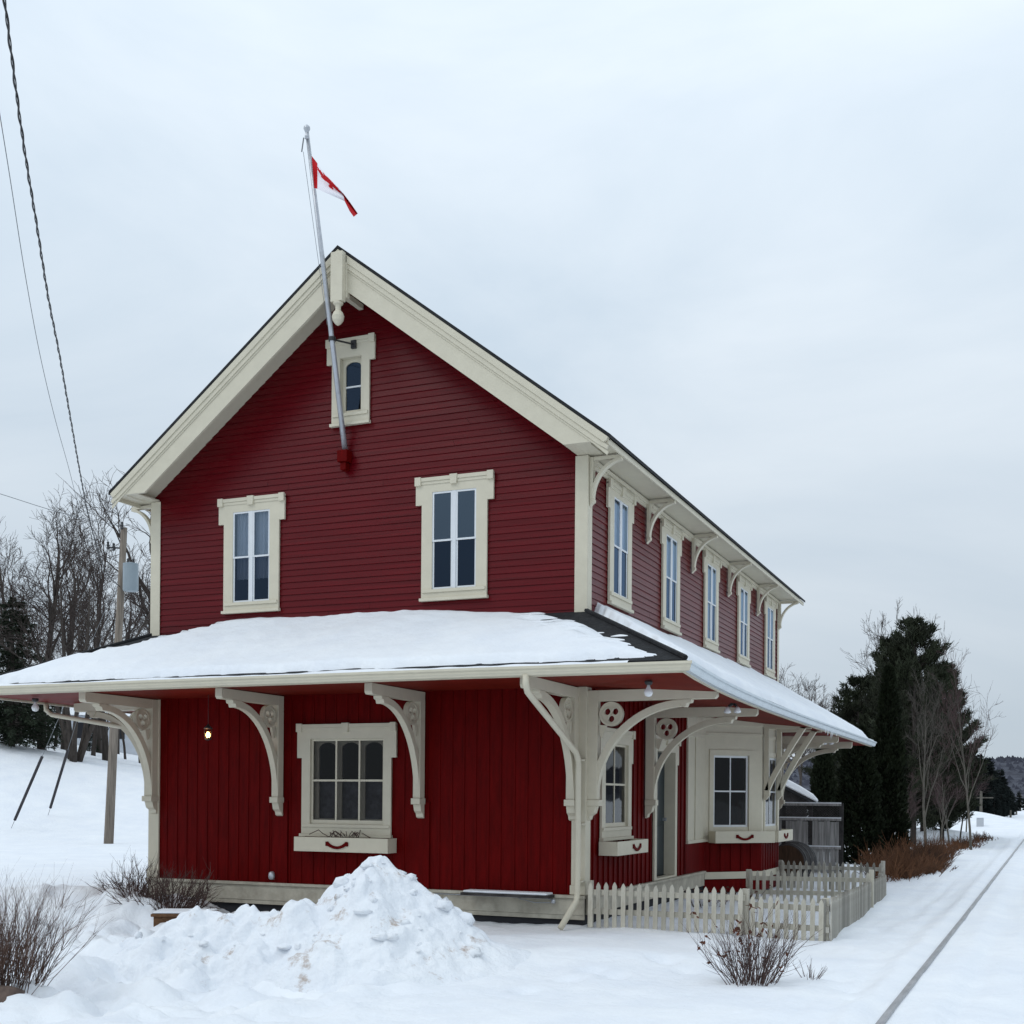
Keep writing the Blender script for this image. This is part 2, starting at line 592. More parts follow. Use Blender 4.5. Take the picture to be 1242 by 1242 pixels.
cw = clap(FRONT, gable, 3.95, 9.36, FRONT_OPEN, 1)
c2 = clap(SIDE, lambda z: (0, LEN), 3.95, 6.2, SIDE_OPEN, 2)
c3 = MB(LEFT); c3.quad((-LEN, 3.9, 0), (0, 3.9, 0), (0, 6.2, 0), (-LEN, 6.2, 0))
c4 = MB(BACK)
c4.add([(0, 3.9, 0), (W, 3.9, 0), (W, 6.2, 0), (-XR, 9.4, 0), (0, 6.2, 0)], [(0, 1, 2, 3, 4)])
for c in (c2, c3, c4):
    n = len(cw.v); cw.v += c.v; cw.f += [tuple(i + n for i in f) for f in c.f]; cw.m += c.m
cw.build('clapboard_wall', 'red', B)

# lower board-and-batten walls
LOW_FRONT = [(-4.50, -3.20, .95, 2.265)]
LOW_SIDE = [(.78, 1.86, .95, 2.2), (3.42, 4.52, .05, 2.18)]


def board_wall(mb, fr, a0, a1, z0, z1, opens, step, seed, bw=.045, bt=.016):
    rnd = random.Random(seed)
    mb.fr = fr
    xs = sorted({a0, a1} | {v for o in opens for v in o[:2]})
    for i in range(len(xs) - 1):
        m = (xs[i] + xs[i + 1]) / 2
        os_ = [o for o in opens if o[0] < m < o[1]]
        zs = [(z0, z1)]
        if os_:
            o = os_[0]; zs = [(z0, o[2]), (o[3], z1)]
        for q0, q1 in zs:
            if q1 - q0 > .01:
                mb.quad((xs[i], q0, 0), (xs[i + 1], q0, 0), (xs[i + 1], q1, 0), (xs[i], q1, 0))
    a = a0 + step * .6
    while a < a1 - .05:
        aa = a + rnd.uniform(-.01, .01)
        os_ = [o for o in opens if o[0] - .2 < aa < o[1] + .2]
        zs = [(z0, z1)]
        if os_:
            o = os_[0]; zs = [(z0, o[2] - .2), (o[3] + .25, z1)]
        for q0, q1 in zs:
            if q1 - q0 > .1: mb.box(aa - bw / 2, aa + bw / 2, q0, q1, .0005, bt)
        a += step


bw_ = MB()
board_wall(bw_, FRONT, -W, 0, -.02, 2.97, LOW_FRONT, .20, 4, .03, .010)
board_wall(bw_, SIDE, 0, 5.42, -.02, 2.97, LOW_SIDE, .235, 5, .05, .020)
board_wall(bw_, SIDE, 10.45, LEN, -.02, 2.97, [], .235, 6, .05, .020)
board_wall(bw_, LEFT, -LEN, 0, -.02, 2.97, [], .235, 7, .05, .020)
board_wall(bw_, BACK, 0, W, -.02, 2.97, [], .5, 8)
for px in (-5.06, -2.57):      # flat red strips below the brackets
    bw_.fr = FRONT; bw_.box(px - .14, px + .14, -.015, 1.3, .003, .032)
bw_.build('board_wall', 'redlow', B)

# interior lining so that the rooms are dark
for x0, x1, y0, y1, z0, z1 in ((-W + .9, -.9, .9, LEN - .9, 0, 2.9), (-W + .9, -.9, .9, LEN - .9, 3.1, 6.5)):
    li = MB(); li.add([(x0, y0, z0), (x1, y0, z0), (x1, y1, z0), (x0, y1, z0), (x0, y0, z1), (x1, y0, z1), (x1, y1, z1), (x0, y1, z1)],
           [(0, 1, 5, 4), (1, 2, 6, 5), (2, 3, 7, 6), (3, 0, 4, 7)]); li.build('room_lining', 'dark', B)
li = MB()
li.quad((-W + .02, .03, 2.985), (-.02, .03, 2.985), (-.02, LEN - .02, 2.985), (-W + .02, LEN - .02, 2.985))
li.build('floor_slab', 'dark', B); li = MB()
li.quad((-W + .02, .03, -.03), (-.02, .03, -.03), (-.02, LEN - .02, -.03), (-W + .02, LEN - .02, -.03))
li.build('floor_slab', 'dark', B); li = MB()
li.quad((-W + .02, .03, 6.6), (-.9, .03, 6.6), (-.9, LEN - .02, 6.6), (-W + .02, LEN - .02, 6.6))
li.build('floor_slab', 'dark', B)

# skirt, water table, foundation
sk = MB(FRONT)
sk.box(-W - .03, .03, -.27, -.035, .012, .05)
sk.box(-W - .05, .05, -.032, .012, .01, .085)
sk.box(-W - .03, .03, -.335, -.272, .012, .04)
sk.build('skirt_board', 'creamold', B, bevel=.004)
sk = MB(SIDE)
sk.box(.06, 6.6, -.27, -.035, .012, .05); sk.box(.09, 6.6, -.032, .012, .01, .085)
sk.build('skirt_board', 'creamold', B, bevel=.004)
sk = MB(SIDE); sk.box(10.5, LEN, -.27, -.035, .012, .05)
sk.build('skirt_board', 'creamold', B, bevel=.004)
sk = MB(LEFT); sk.box(-LEN, -.06, -.27, -.035, .012, .05); sk.box(-LEN, -.09, -.032, .012, .01, .085)
sk.build('skirt_board', 'creamold', B, bevel=.004)
fo = MB(); fo.box(-W + .02, -.02, .02, LEN - .02, -.7, -.04)
fo.build('foundation', 'foundation', B)


# ---- upper corner boards
def corner_board(x, y, sx, sy, z0, z1):
    mb = MB()
    t = .032; w = .16
    xa, xb = sorted((x + sx * t, x - sx * w)); ya, yb = sorted((y + sy * t, y + sy * .0175))
    mb.box(xa, xb, ya, yb, z0, z1)
    xa, xb = sorted((x + sx * t, x + sx * .0175)); ya, yb = sorted((y + sy * .0165, y - sy * w))
    mb.box(xa, xb, ya, yb, z0, z1)
    return mb.build('corner_board', 'cream', B, bevel=.004)


corner_board(0, 0, 1, -1, 4.0, 6.21)
corner_board(-W, 0, -1, -1, 4.0, 6.21)
corner_board(0, LEN, 1, 1, 4.0, 6.21)
corner_board(-W, LEN, -1, 1, 4.0, 6.21)

# ---- main roof
rf = MB()
ye0, ye1 = -GO - .05, LEN + .56
T = .05
for s in (-1, 1):
    xe = XR + s * (XE + .03)
    ze = ZE - .02
    p = [(XR, ye0, ZP), (xe, ye0, ze), (xe, ye1, ze), (XR, ye1, ZP)]
    q = [(x, y, z + T) for x, y, z in p]
    rf.add(p + q, [(0, 1, 2, 3), (7, 6, 5, 4), (0, 4, 5, 1), (1, 5, 6, 2), (2, 6, 7, 3)])
ROOF = rf.build('main_roof', 'shingle', B)


def rake(y0, y1, off_top, depth, s, xin=0.0, xcut=True):
    """sloping board on the gable face; off_top: below the roof line, vertical depth"""
    xo = XR + s * XE
    zt = ZP - off_top
    xi = XR + s * xin
    pts = [(xi, zt - SL * xin)]
    # outer top end
    pts.append((xo, ZE - off_top + .0))
    zc = 6.215
    # horizontal cut
    a_low = XE - (0)  # along the bottom line where it meets zc
    xm = ((zt - depth) - zc) / SL
    pts.append((xo, min(zc, ZE - off_top - .005)))
    pts.append((XR + s * xm, zc))
    pts.append((xi, zt - depth - SL * xin))
    return pts


for s in (-1, 1):
    bb = MB(FRONT)
    q = rake(0, 0, .0, .535, s)
    bb.prism(q, GO - .05, GO)
    # crown moulding strips along the top
    for (o0, o1, c1) in ((.004, .12, .045), (.12, .20, .028), (.20, .235, .012)):
        bb.prism([(XR, ZP - o0), (XR + s * XE, ZE - o0), (XR + s * (XE - .02), ZE - o0 - .045), (XR + s * (XE - (o1 - .07) / SL), ZE - .07), (XR, ZP - o1)] if o1 > .07 else
                 [(XR, ZP - o0), (XR + s * XE, ZE - o0), (XR + s * XE, ZE - o1), (XR, ZP - o1)], GO + .001, GO + c1)
    bb.build('bargeboard', 'cream', ROOF, bevel=.003)

# sloping soffit under the gable overhang + horizontal eave boxes
for s in (-1, 1):
    sf = MB()
    p = [(XR, -GO + .045, ZP - .26), (XR + s * 3.97, -GO + .045, ZP - .26 - SL * 3.97), (XR + s * 3.97, .03, ZP - .26 - SL * 3.97), (XR, .03, ZP - .26)]
    q = [(x, y, z + .03) for x, y, z in p]
    sf.add(p + q, [(0, 1, 2, 3), (7, 6, 5, 4), (0, 4, 5, 1), (3, 2, 6, 7)])
    xo = XR + s * (XE - .02); xi = 0 if s > 0 else -W
    a0, a1 = sorted((xo, xi))
    sf.box(a0, a1, -GO + .003, LEN + .5, 6.217, 6.24)
    b0, b1 = sorted((xi - s * .0005, xi - s * .13))
    sf.box(b0, b1, -GO + .004, -.018, 6.2165, 6.24)
    # bed mould against the wall
    a0, a1 = sorted((xi + s * .018, xi + s * .07))
    sf.box(a0, a1, .04, LEN, 6.13, 6.19)
    sf.build('soffit', 'cream', ROOF, bevel=.003)
for s in (-1, 1):
    fa = MB()
    xo = XR + s * XE
    a0, a1 = sorted((xo, xo - s * .03))
    fa.box(a0, a1, -GO + .001, LEN + .52, 6.155, 6.2365)
    fa.build('fascia', 'cream', ROOF, bevel=.004)
fz = MB(SIDE); fz.box(.18, LEN, 6.075, 6.19, .004, .034)
fz.build('frieze', 'cream', ROOF, bevel=.003)

# ridge post with turned pendant
rp = MB()
PX = XR + .045
rp.box(PX - .10, PX + .10, -GO - .15, -GO - .046, 8.67, 9.40)
rp.box(PX - .115, PX + .115, -GO - .045, -GO + .06, 8.74, 9.36)
rp.lathe((PX, -GO - .09, 0), [(.075, 8.67), (.075, 8.64), (.042, 8.615), (.042, 8.55), (.072, 8.515), (.092, 8.46), (.082, 8.40), (.045, 8.35), (.008, 8.325)], 14)
rp.box(PX - .04, PX + .04, -GO + .06, -.02, 8.80, 8.88)
rp.build('ridge_pendant', 'cream', ROOF, bevel=.006)


# ---- eave brackets
def arc_band(ca, cb, ra, rb, w, n, th0=0, th1=90):
    o, i = [], []
    for k in range(n + 1):
        t = R(th0 + (th1 - th0) * k / n)
        o.append((ca - ra * math.cos(t), cb + rb * math.sin(t)))
        i.append((ca - (ra + w) * math.cos(t), cb + (rb + w) * math.sin(t)))
    return o, i


def eave_bracket(fr):
    mb = MB(fr)   # fr: a = outward distance, c = thickness
    mb.box(.036, .085, 5.60, 6.19, -.05, .05)
    mb.box(.085, .50, 6.14, 6.191, -.04, .04)
    o, i = arc_band(.55, 5.60, .46, .52, .045, 14, 0, 84)
    mb.band(o, i, -.045, .045)
    mb.prism([(.036, 5.60), (.036, 5.50), (.06, 5.53), (.10, 5.56), (.10, 5.60)], -.045, .045)
    return mb


def out_frame(x, y, ox, oy):
    return Fr((x, y), (ox, oy))


for yy in (.075, 2.80, 5.60, 8.42, 11.22, LEN - .06):
    eave_bracket(out_frame(0, yy, 1, 0)).build('eave_bracket', 'cream', B, bevel=.004)
for yy in (.075, 2.80, 5.60, 8.42, 11.22, LEN - .06):
    eave_bracket(out_frame(-W, yy, -1, 0)).build('eave_bracket', 'cream', B, bevel=.004)

# ---- porch roof
PD = 2.0


def zE(y): return 2.885 + .165 * math.exp(-(y + 2.0) / 2.4)


ZWALL = 4.02
YB = LEN + PD
path = [(-W - PD, YB, 2.9, -1, 1)] + [(-W - PD, y, 3.0, -1, 0) for y in (10, 5)] + [(-W - PD, -PD, 3.06, -1, -1)]
path += [(x, -PD, 3.065, 0, -1) for x in (-7, -4, -1)]
side_ys = [-1.4, -.7, 0, .8, 1.8, 3, 5, 8, 11, 14]
path += [(PD, -PD, zE(-PD) + .005, 1, -1)] + [(PD, y, zE(y), 1, 0) for y in side_ys] + [(PD, YB, 2.88, 1, 1)]


def wall_pt(p):
    return (max(-W, min(0, p[0])), max(0, min(LEN, p[1])), ZWALL)


pr = MB()
rim = [(p[0], p[1], p[2]) for p in path]
top = [wall_pt(p) for p in path]
n = len(path)
vs = rim + top + [(p[0], p[1], p[2] - .035) for p in path]
fs = []
for i in range(n):
    j = (i + 1) % n
    fs.append((i, j, n + j, n + i)); fs.append((2 * n + j, 2 * n + i, i, j)[::-1])
pr.add(vs, fs)
# ridge caps on the two front hips
for sx, x0 in ((1, 0), (-1, -W)):
    a = Vector((x0, 0, ZWALL + .012)); b = Vector((x0 + sx * PD, -PD, 3.075))
    pr.tube([a, b], .032, 6)
PROOF = pr.build('porch_roof', 'shingle', B)

# ceiling
ce = MB()
inner = [(max(-W, min(0, p[0])), max(0, min(LEN, p[1])), 2.955) for p in path]
outer = [(p[0] - p[3] * .06, p[1] - p[4] * .06, p[2] - .125) for p in path]
ce.add(outer + inner, [((i + 1) % n, i, n + i, n + (i + 1) % n) for i in range(n)])
# ceiling board grooves: thin battens
for k in range(6):
    pass
ce.build('porch_ceiling', 'redceil', PROOF)


def sweep(mb, pts, prof, cap=True):
    k = len(prof)
    vs = []
    for x, y, z, ox, oy in pts:
        for c, b in prof:
            vs.append((x + ox * c, y + oy * c, z + b))
    fs = []
    for i in range(len(pts) - 1):
        for j in range(k):
            a = i * k + j; b = i * k + (j + 1) % k
            fs.append((a, b, b + k, a + k))
    if cap:
        fs.append(tuple(range(k))[::-1]); fs.append(tuple((len(pts) - 1) * k + j for j in range(k)))
    mb.add(vs, fs)


FAS = [(-.05, -.155), (-.005, -.155), (-.005, -.036), (-.05, -.036)]
GUT = [(-.004, -.145), (.06, -.145), (.085, -.10), (.085, -.075), (.105, -.06), (.105, -.03), (.095, -.03), (.095, -.055), (.075, -.07), (.07, -.135), (-.004, -.135)]
i0, i1 = 3, 7
for q in (path[0:4], path[3:8], path[7:]):
    fas = MB(); sweep(fas, q, FAS); fas.build('fascia', 'cream', PROOF)
g1 = MB(); sweep(g1, path[3:8], GUT); g1.build('gutter', 'cream', PROOF)
g2 = MB(); sweep(g2, path[7:], GUT); tag(g2.build('gutter', 'metalwhite', PROOF), 'bluish white metal gutter')
g3 = MB(); sweep(g3, path[0:4], GUT); g3.build('gutter', 'cream', PROOF)


# ---- porch brackets
def porch_bracket(fr, d, th=.11, zt=2.94, reach=None, foot=True, arm=True):
    mb = MB(fr)
    h = th / 2
    mb.box(.03, .18, 1.36, zt, -h, h)
    mb.box(.18, d - .03, zt - .155, zt, -h, h)
    mb.prism([(d - .03, zt - .155), (d, zt - .12), (d, zt), (d - .03, zt)], -h, h)
    ra = d * .66
    o, i = arc_band(.18 + ra, 1.40, ra, zt - .155 - 1.40 - .10, .10, 20, 0, 88)
    mb.band(o, i, -h * .8, h * .8)
    # pendant below the beam where the arch ends
    a = .18 + ra
    mb.prism([(a - .10, zt - .156), (a + .11, zt - .156), (a + .10, zt - .20), (a + .05, zt - .21), (a + .03, zt - .26), (a - .02, zt - .26), (a - .05, zt - .22)], -h * 1.12, h * 1.12)
    # moulded foot
    mb.box(.03, .215, 1.27, 1.36, -h * 1.25, h * 1.25)
    mb.prism([(.03, 1.27), (.03, 1.06), (.07, 1.08), (.085, 1.13), (.14, 1.17), (.17, 1.27)], -h, h)
    o = mb.build('porch_bracket', 'cream', B, bevel=.006)
    ca, cb, r = .368, zt - .155 - .180, .160
    ol = [circle(ca, cb, r, 28)]
    for k in range(3):
        t = R(90 + 60 + 120 * k)
        ol.append(circle(ca + .068 * math.cos(t), cb + .068 * math.sin(t), .047, 16))
    tr = holed(fr, ol, -.022, .022)
    # raised rim and small spandrel web
    oo = circle(ca, cb, r + .012, 28) ; ii = circle(ca, cb, r - .022, 28)
    tr.band(oo + [oo[0]], ii + [ii[0]], -.038, .038)
    for k in range(3):
        t = R(150 + 120 * k); o3 = circle(ca + .068 * math.cos(t), cb + .068 * math.sin(t), .060, 18); i3 = circle(ca + .068 * math.cos(t), cb + .068 * math.sin(t), .0475, 18)
        tr.band(o3 + [o3[0]], i3 + [i3[0]], -.028 - .001 * k, .028 + .001 * k)
    tr.prism([(.19, cb - .15), (.30, cb - .16), (.24, cb - .34), (.20, cb - .30)], -.02, .02)
    tr.build('trefoil_roundel', 'cream', o)
    return o


porch_bracket(out_frame(-.145, 0, 0, -1), 1.86, .13)
for x in (-2.57, -5.06): porch_bracket(out_frame(x, 0, 0, -1), 1.62, .12)
porch_bracket(out_frame(-W + .09, 0, 0, -1), 1.72, .13)
porch_bracket(out_frame(0, -.0 + .09, 1, 0), 1.88, .13, 2.90)
porch_bracket(out_frame(0, 2.86, 1, 0), 1.84, .12, 2.84)
porch_bracket(out_frame(0, 11.5, 1, 0), 1.80, .12, 2.80)
porch_bracket(out_frame(0, LEN - .1, 1, 0), 1.80, .12, 2.76)
porch_bracket(out_frame(-W, .09, -1, 0), 1.70, .13)
for yy in (5.0, 9.5, LEN - .1): porch_bracket(out_frame(-W, yy, -1, 0), 1.70, .13)

# cream corner posts below the corner brackets
for sx, x in ((1, 0), (-1, -W)):
    cp = MB()
    a0, a1 = sorted((x + sx * .035, x - sx * .175))
    cp.box(a0, a1, -.035, -.002, .013, 2.95)
    cp.box(a0 - .012, a1 + .012, -.055, -.0355, .02, .15)
    a0, a1 = sorted((x + sx * .003, x + sx * .036))
    cp.box(a0, a1, -.0015, .175, .013, 2.95)
    cp.build('corner_post', 'cream', B, bevel=.004)


# ---- windows
def casing(fr, ac, wh, ws, zt, zb, opening, ear=.40, hh=.235, t=.035, key=True, sill=True, rev=-.10):
    """cream surround with an eared header"""
    a0, a1, z0, z1 = opening
    hw, sw = wh / 2, ws / 2
    ol = [(ac - sw, zb), (ac + sw, zb), (ac + sw, zt - ear), (ac + hw, zt - ear), (ac + hw, zt - .03), (ac - hw, zt - .03), (ac - hw, zt - ear), (ac - sw, zt - ear)]
    mb = holed(fr, [ol, rect(a0, a1, z0, z1)], .0175, .0175 + t)
    c = .0175 + t + .0005
    mb.box(ac - hw, ac + hw, zt - .055, zt, .018, c + .025)
    mb.box(ac - hw + .07, ac + hw - .07, zt - .10, zt - .056, c, c + .012)
    for s in (-1, 1):
        e = ac + s * (hw - .045)
        mb.box(e - .05, e + .05, zt - .115, zt + .012, c, c + .036)
    if key:
        mb.prism([(ac - .05, zt - .13), (ac + .05, zt - .13), (ac + .062, zt + .014), (ac - .062, zt + .014)], c, c + .040)
    if sill:
        mb.box(ac - sw - .02, ac + sw + .02, zb - .045, zb - .001, .018, c + .035)
        mb.box(ac - sw + .02, ac + sw - .02, z0 - .05, z0 - .002, c, c + .02)
    # reveal lining
    for (x0, x1, y0, y1) in ((a0 - .012, a0, z0, z1), (a1, a1 + .012, z0, z1), (a0, a1, z0 - .012, z0), (a0, a1, z1, z1 + .012)):
        mb.box(x0, x1, y0, y1, rev, .017)
    return mb


def double_window(fr, ac, wh, ws, zt, zb, opening, curtain='none', rnd=None):
    a0, a1, z0, z1 = opening
    w = casing(fr, ac, wh, ws, zt, zb, opening, rev=-.008).build('window', 'cream', B, bevel=.003)
    sa = MB(fr)
    mid = (a0 + a1) / 2
    zm = (z0 + z1) / 2
    sa2 = []
    sa.box(mid - .028, mid + .028, z0, z1, -.01, .048)
    panes = MB(fr)
    for s0, s1 in ((a0, mid - .028), (mid + .028, a1)):
        for q0, q1, c in ((z0, zm + .018, .020), (zm - .018, z1, .033)):
            f = .028
            ol = [rect(s0 + .001, s1 - .001, q0 + .001, q1 - .001), rect(s0 + f, s1 - f, q0 + f, q1 - f)]
            h = holed(fr, ol, c, c + .0125)
            nv = len(sa.v); sa.v += h.v; sa.f += [tuple(i + nv for i in g) for g in h.f]; sa.m += h.m
            panes.mi = 1 if q0 == z0 and not (curtain == 'blind_one' and s0 == a0) else 0
            c += .006
            panes.quad((s0 + f - .004, q0 + f - .004, c), (s1 - f + .004, q0 + f - .004, c), (s1 - f + .004, q1 - f + .004, c), (s0 + f - .004, q1 - f + .004, c))
    sa.build('sash', 'white', w)
    panes.build('pane', ['glass', 'screen'], w)
    cu = MB(fr)
    if curtain == 'blind':
        cu.quad((a0, zm - .02, -.005), (a1, zm - .02, -.005), (a1, z1, -.005), (a0, z1, -.005))
        cu.build('roller_blind', 'blind', w)
    elif curtain == 'blind_one':
        cu.quad((a0, zm - .02, -.005), (a1, zm - .02, -.005), (a1, z1, -.005), (a0, z1, -.005))
        cu.quad((a0, z0, -.005), (mid, z0, -.005), (mid, zm, -.005), (a0, zm, -.005))
        cu.build('roller_blind', 'blind', w)
    elif curtain in ('sheer', 'drape'):
        rr = random.Random(int(ac * 100))
        for lo, hi in (((a0, a0 + .30), (a1 - .34, a1)) if curtain == 'sheer' else ((a0, a0 + .10), (a1 - .10, a1))):
            N = 26; pts = []
            for k in range(N + 1):
                f = k / N
                pts.append((lo + (hi - lo) * f, -.07 + .018 * math.sin(f * 26 + rr.random())))
            for k in range(N):
                zb_ = z0 + (.38 if curtain == 'sheer' else 0)
                cu.quad((pts[k][0], zb_, pts[k][1]), (pts[k + 1][0], zb_, pts[k + 1][1]), (pts[k + 1][0], z1, pts[k + 1][1]), (pts[k][0], z1, pts[k][1]))
        cu.build('curtain', 'curtain', w)
    return w


double_window(FRONT, -5.63, 1.25, 1.05, 6.12, 4.33, FRONT_OPEN[0], 'sheer')
double_window(FRONT, -2.05, 1.27, 1.07, 6.12, 4.33, FRONT_OPEN[1], 'none')
for k, c in enumerate(SIDE_C):
    double_window(SIDE, c, 1.24, 1.05, 6.065, 4.30, SIDE_OPEN[k], 'blind_one' if k == 2 else 'blind')

# attic window (arched sash, single)
aw = casing(FRONT, -3.83, .845, .66, 8.39, 7.10, FRONT_OPEN[2], ear=.37, hh=.2, key=False).build('window', 'cream', B, bevel=.003)


def arched(a0, a1, z0, z1, r=.09):
    m = (a0 + a1) / 2; hw = (a1 - a0) / 2
    pts = [(a0, z0), (a1, z0), (a1, z1 - r)]
    for k in range(9):
        t = math.pi * k / 8
        pts.append((m + hw * math.cos(t), z1 - r + r * math.sin(t)))
    pts.append((a0, z1 - r))
    out = []
    for p in pts:
        if not out or (abs(out[-1][0] - p[0]) + abs(out[-1][1] - p[1])) > 1e-4: out.append(p)
    return out


a0, a1, z0, z1 = FRONT_OPEN[2]
h = holed(FRONT, [rect(a0 + .001, a1 - .001, z0 + .001, z1 - .001), arched(a0 + .055, a1 - .055, z0 + .06, z1 - .05, .07)], -.075, -.035)
h.build('sash', 'cream', aw)
mb = MB(FRONT); mb.box(a0 + .05, a1 - .05, 7.66, 7.685, -.062, -.045); mb.build('glazing_bar', 'white', aw)
mb = MB(FRONT); mb.quad((a0 + .05, z0 + .05, -.058), (a1 - .05, z0 + .05, -.058), (a1 - .05, z1 - .04, -.058), (a0 + .05, z1 - .04, -.058)); mb.build('pane', 'screen', aw)


def grid_window(fr, ac, wh, ws, zt, zb, opening, cols, rows, casing_kw=None, arches=False, parent=None, lace=False, name='window', storm=.0):
    a0, a1, z0, z1 = opening
    w = casing(fr, ac, wh, ws, zt, zb, opening, **(casing_kw or {})).build(name, 'cream', B, bevel=.003)
    f = .034
    sa = holed(fr, [rect(a0 + .001, a1 - .001, z0 + .001, z1 - .001), rect(a0 + f, a1 - f, z0 + f + .03, z1 - f)], -.02, .012)
    x0, x1, y0, y1 = a0 + f, a1 - f, z0 + f + .03, z1 - f
    for k in range(1, cols):
        m = x0 + (x1 - x0) * k / cols; sa.box(m - .014, m + .014, y0, y1, -.014, .008)
    for k in range(1, rows):
        m = y0 + (y1 - y0) * k / rows; sa.box(x0, x1, m - .015, m + .015, -.012, .0075)
    sa.build('sash', 'cream', w)
    p = MB(fr); p.quad((x0 - .003, y0 - .003, -.003), (x1 + .003, y0 - .003, -.003), (x1 + .003, y1 + .003, -.003), (x0 - .003, y1 + .003, -.003))
    p.build('pane', 'glasslow', w)
    if arches:
        ols = [rect(x0 - .04, x1 + .04, y0 - .06, y1 + .04)]
        for k in range(cols):
            m0 = x0 + (x1 - x0) * k / cols + .055; m1 = x0 + (x1 - x0) * (k + 1) / cols - .045
            ols.append(arched(m0, m1, y0 + .02, y1 - .02, .09))
        holed(fr, ols, -.095, -.07).build('inner_sash', 'cream', w)
    if lace:
        c = MB(fr); c.quad((x0 - .05, y0 - .05, -.16), (x1 + .05, y0 - .05, -.16), (x1 + .05, y0 + (y1 - y0) * .52, -.16), (x0 - .05, y0 + (y1 - y0) * .52, -.16))
        c.build('curtain', 'lace', w)
    return w


grid_window(FRONT, -3.86, 1.75, 1.58, 2.49, .80, LOW_FRONT[0], 3, 2, dict(ear=.52), arches=True, lace=True)
grid_window(SIDE, 1.32, 1.55, 1.40, 2.42, .80, LOW_SIDE[0], 2, 2, dict(ear=.5), lace=False)

# door on the side wall
do = casing(SIDE, 3.97, 1.55, 1.36, 2.42, .02, LOW_SIDE[1], ear=.45, sill=False).build('door', 'cream', B, bevel=.003)
a0, a1, z0, z1 = LOW_SIDE[1]
mb = MB(SIDE)
for (x0, x1, y0, y1) in ((a0 - .012, a0, z0, z1), (a1, a1 + .012, z0, z1), (a0, a1, z1, z1 + .012)):
    mb.box(x0, x1, y0, y1, -.19, -.10)
mb.build('door_jamb', 'cream', do)
mb = MB(SIDE)
mb.box(a0, a1, z0, z1, -.20, -.145)
for q0, q1 in ((.2, .9), (1.0, 2.0)): mb.box(a0 + .15, a1 - .15, q0, q1, -.1445, -.135)
mb.build('door_leaf', 'door', do, bevel=.005)
mb = MB(SIDE); mb.tube([(a1 - .1, 1.02, -.145), (a1 - .1, 1.02, -.08)], .03, 10); mb.build('door_handle', 'steel', do)

# ---- bay window
BP = [(0, 6.75), (.90, 7.72), (.90, 9.45), (0, 10.42)]
bay = MB(SIDE)
holed_list = []


def bay_face(p, q):
    d = Vector((q[0] - p[0], q[1] - p[1])); return Fr(p, (d.x, d.y)), d.length


bw = MB()
bl = MB()
ops = []
bsash = MB(); bpane = MB(); bred = MB()
for i in range(3):
    fr, ln = bay_face(BP[i], BP[i + 1])
    mw = .20 if i != 1 else .26
    op = (mw, ln - mw - (.12 if i == 0 else 0), .84, 2.22)
    h = holed(fr, [rect(0, ln, .56, 2.95), rect(*op)], -.06, -.0)
    nv = len(bw.v); bw.v += h.v; bw.f += [tuple(k + nv for k in g) for g in h.f]; bw.m += h.m
    bw.fr = fr
    bw.box(op[0] - .10, op[1] + .10, op[3] + .012, op[3] + .11, .0006, .022)
    bw.box(op[0] - .10, op[0] - .004, .60, op[3] + .01, .0006, .02)
    bw.box(op[1] + .004, op[1] + .10, .60, op[3] + .01, .0006, .02)
    bw.box(.02, ln - .02, 2.60, 2.66, .0006, .02)
    bw.box(0, ln, 2.80, 2.95, .0006, .03)
    bw.box(0, ln, .56, .60, .0006, .05)
    f = .04
    h = holed(fr, [rect(op[0] + .001, op[1] - .001, op[2], op[3]), rect(op[0] + f, op[1] - f, op[2] + f, op[3] - f)], -.05, -.02)
    nv = len(bsash.v); bsash.v += h.v; bsash.f += [tuple(k + nv for k in g) for g in h.f]; bsash.m += h.m
    bsash.fr = fr
    m = (op[0] + op[1]) / 2; zm = (op[2] + op[3]) / 2
    bsash.box(m - .012, m + .012, op[2] + f, op[3] - f, -.045, -.025)
    bsash.box(op[0] + f, op[1] - f, zm - .014, zm + .014, -.044, -.024)
    bpane.fr = fr
    bpane.quad((op[0] + .03, op[2] + .03, -.035), (op[1] - .03, op[2] + .03, -.035), (op[1] - .03, op[3] - .03, -.035), (op[0] + .03, op[3] - .03, -.035))
    board_wall(bred, fr, .0, ln, -.02, .56, [], .235, 20 + i, .035, .014)
    bw.fr = fr
    bw.box(-.0, ln, -.16, -.025, .002, .03)
    bred.fr = fr; bred.quad((0, -.42, -.004), (ln, -.42, -.004), (ln, -.02, -.004), (0, -.02, -.004))
# white panelled wall between door and bay
bw.fr = SIDE
bw.box(5.42, 6.76, .60, 2.95, .0005, .02)
for q0, q1 in ((5.42, 5.52), (5.95, 6.03)):
    bw.box(q0, q1, .62, 2.60, .0205, .04)
bw.box(5.42, 6.70, .56, .62, .0005, .05)
bw.box(5.42, 6.70, 2.52, 2.60, .0205, .038)
bred.fr = SIDE; bred.box(5.42, 6.75, -.02, .56, .0, .01)
BAY = bw.build('bay_window', 'cream', B, bevel=.003)
bsash.build('sash', 'white', BAY); bpane.build('pane', 'glasslow', BAY); bred.build('apron_wall', 'redlow', BAY)
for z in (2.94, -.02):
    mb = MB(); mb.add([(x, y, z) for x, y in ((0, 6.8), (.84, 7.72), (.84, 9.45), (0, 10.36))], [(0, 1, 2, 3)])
    mb.build('floor_slab', 'dark', BAY)


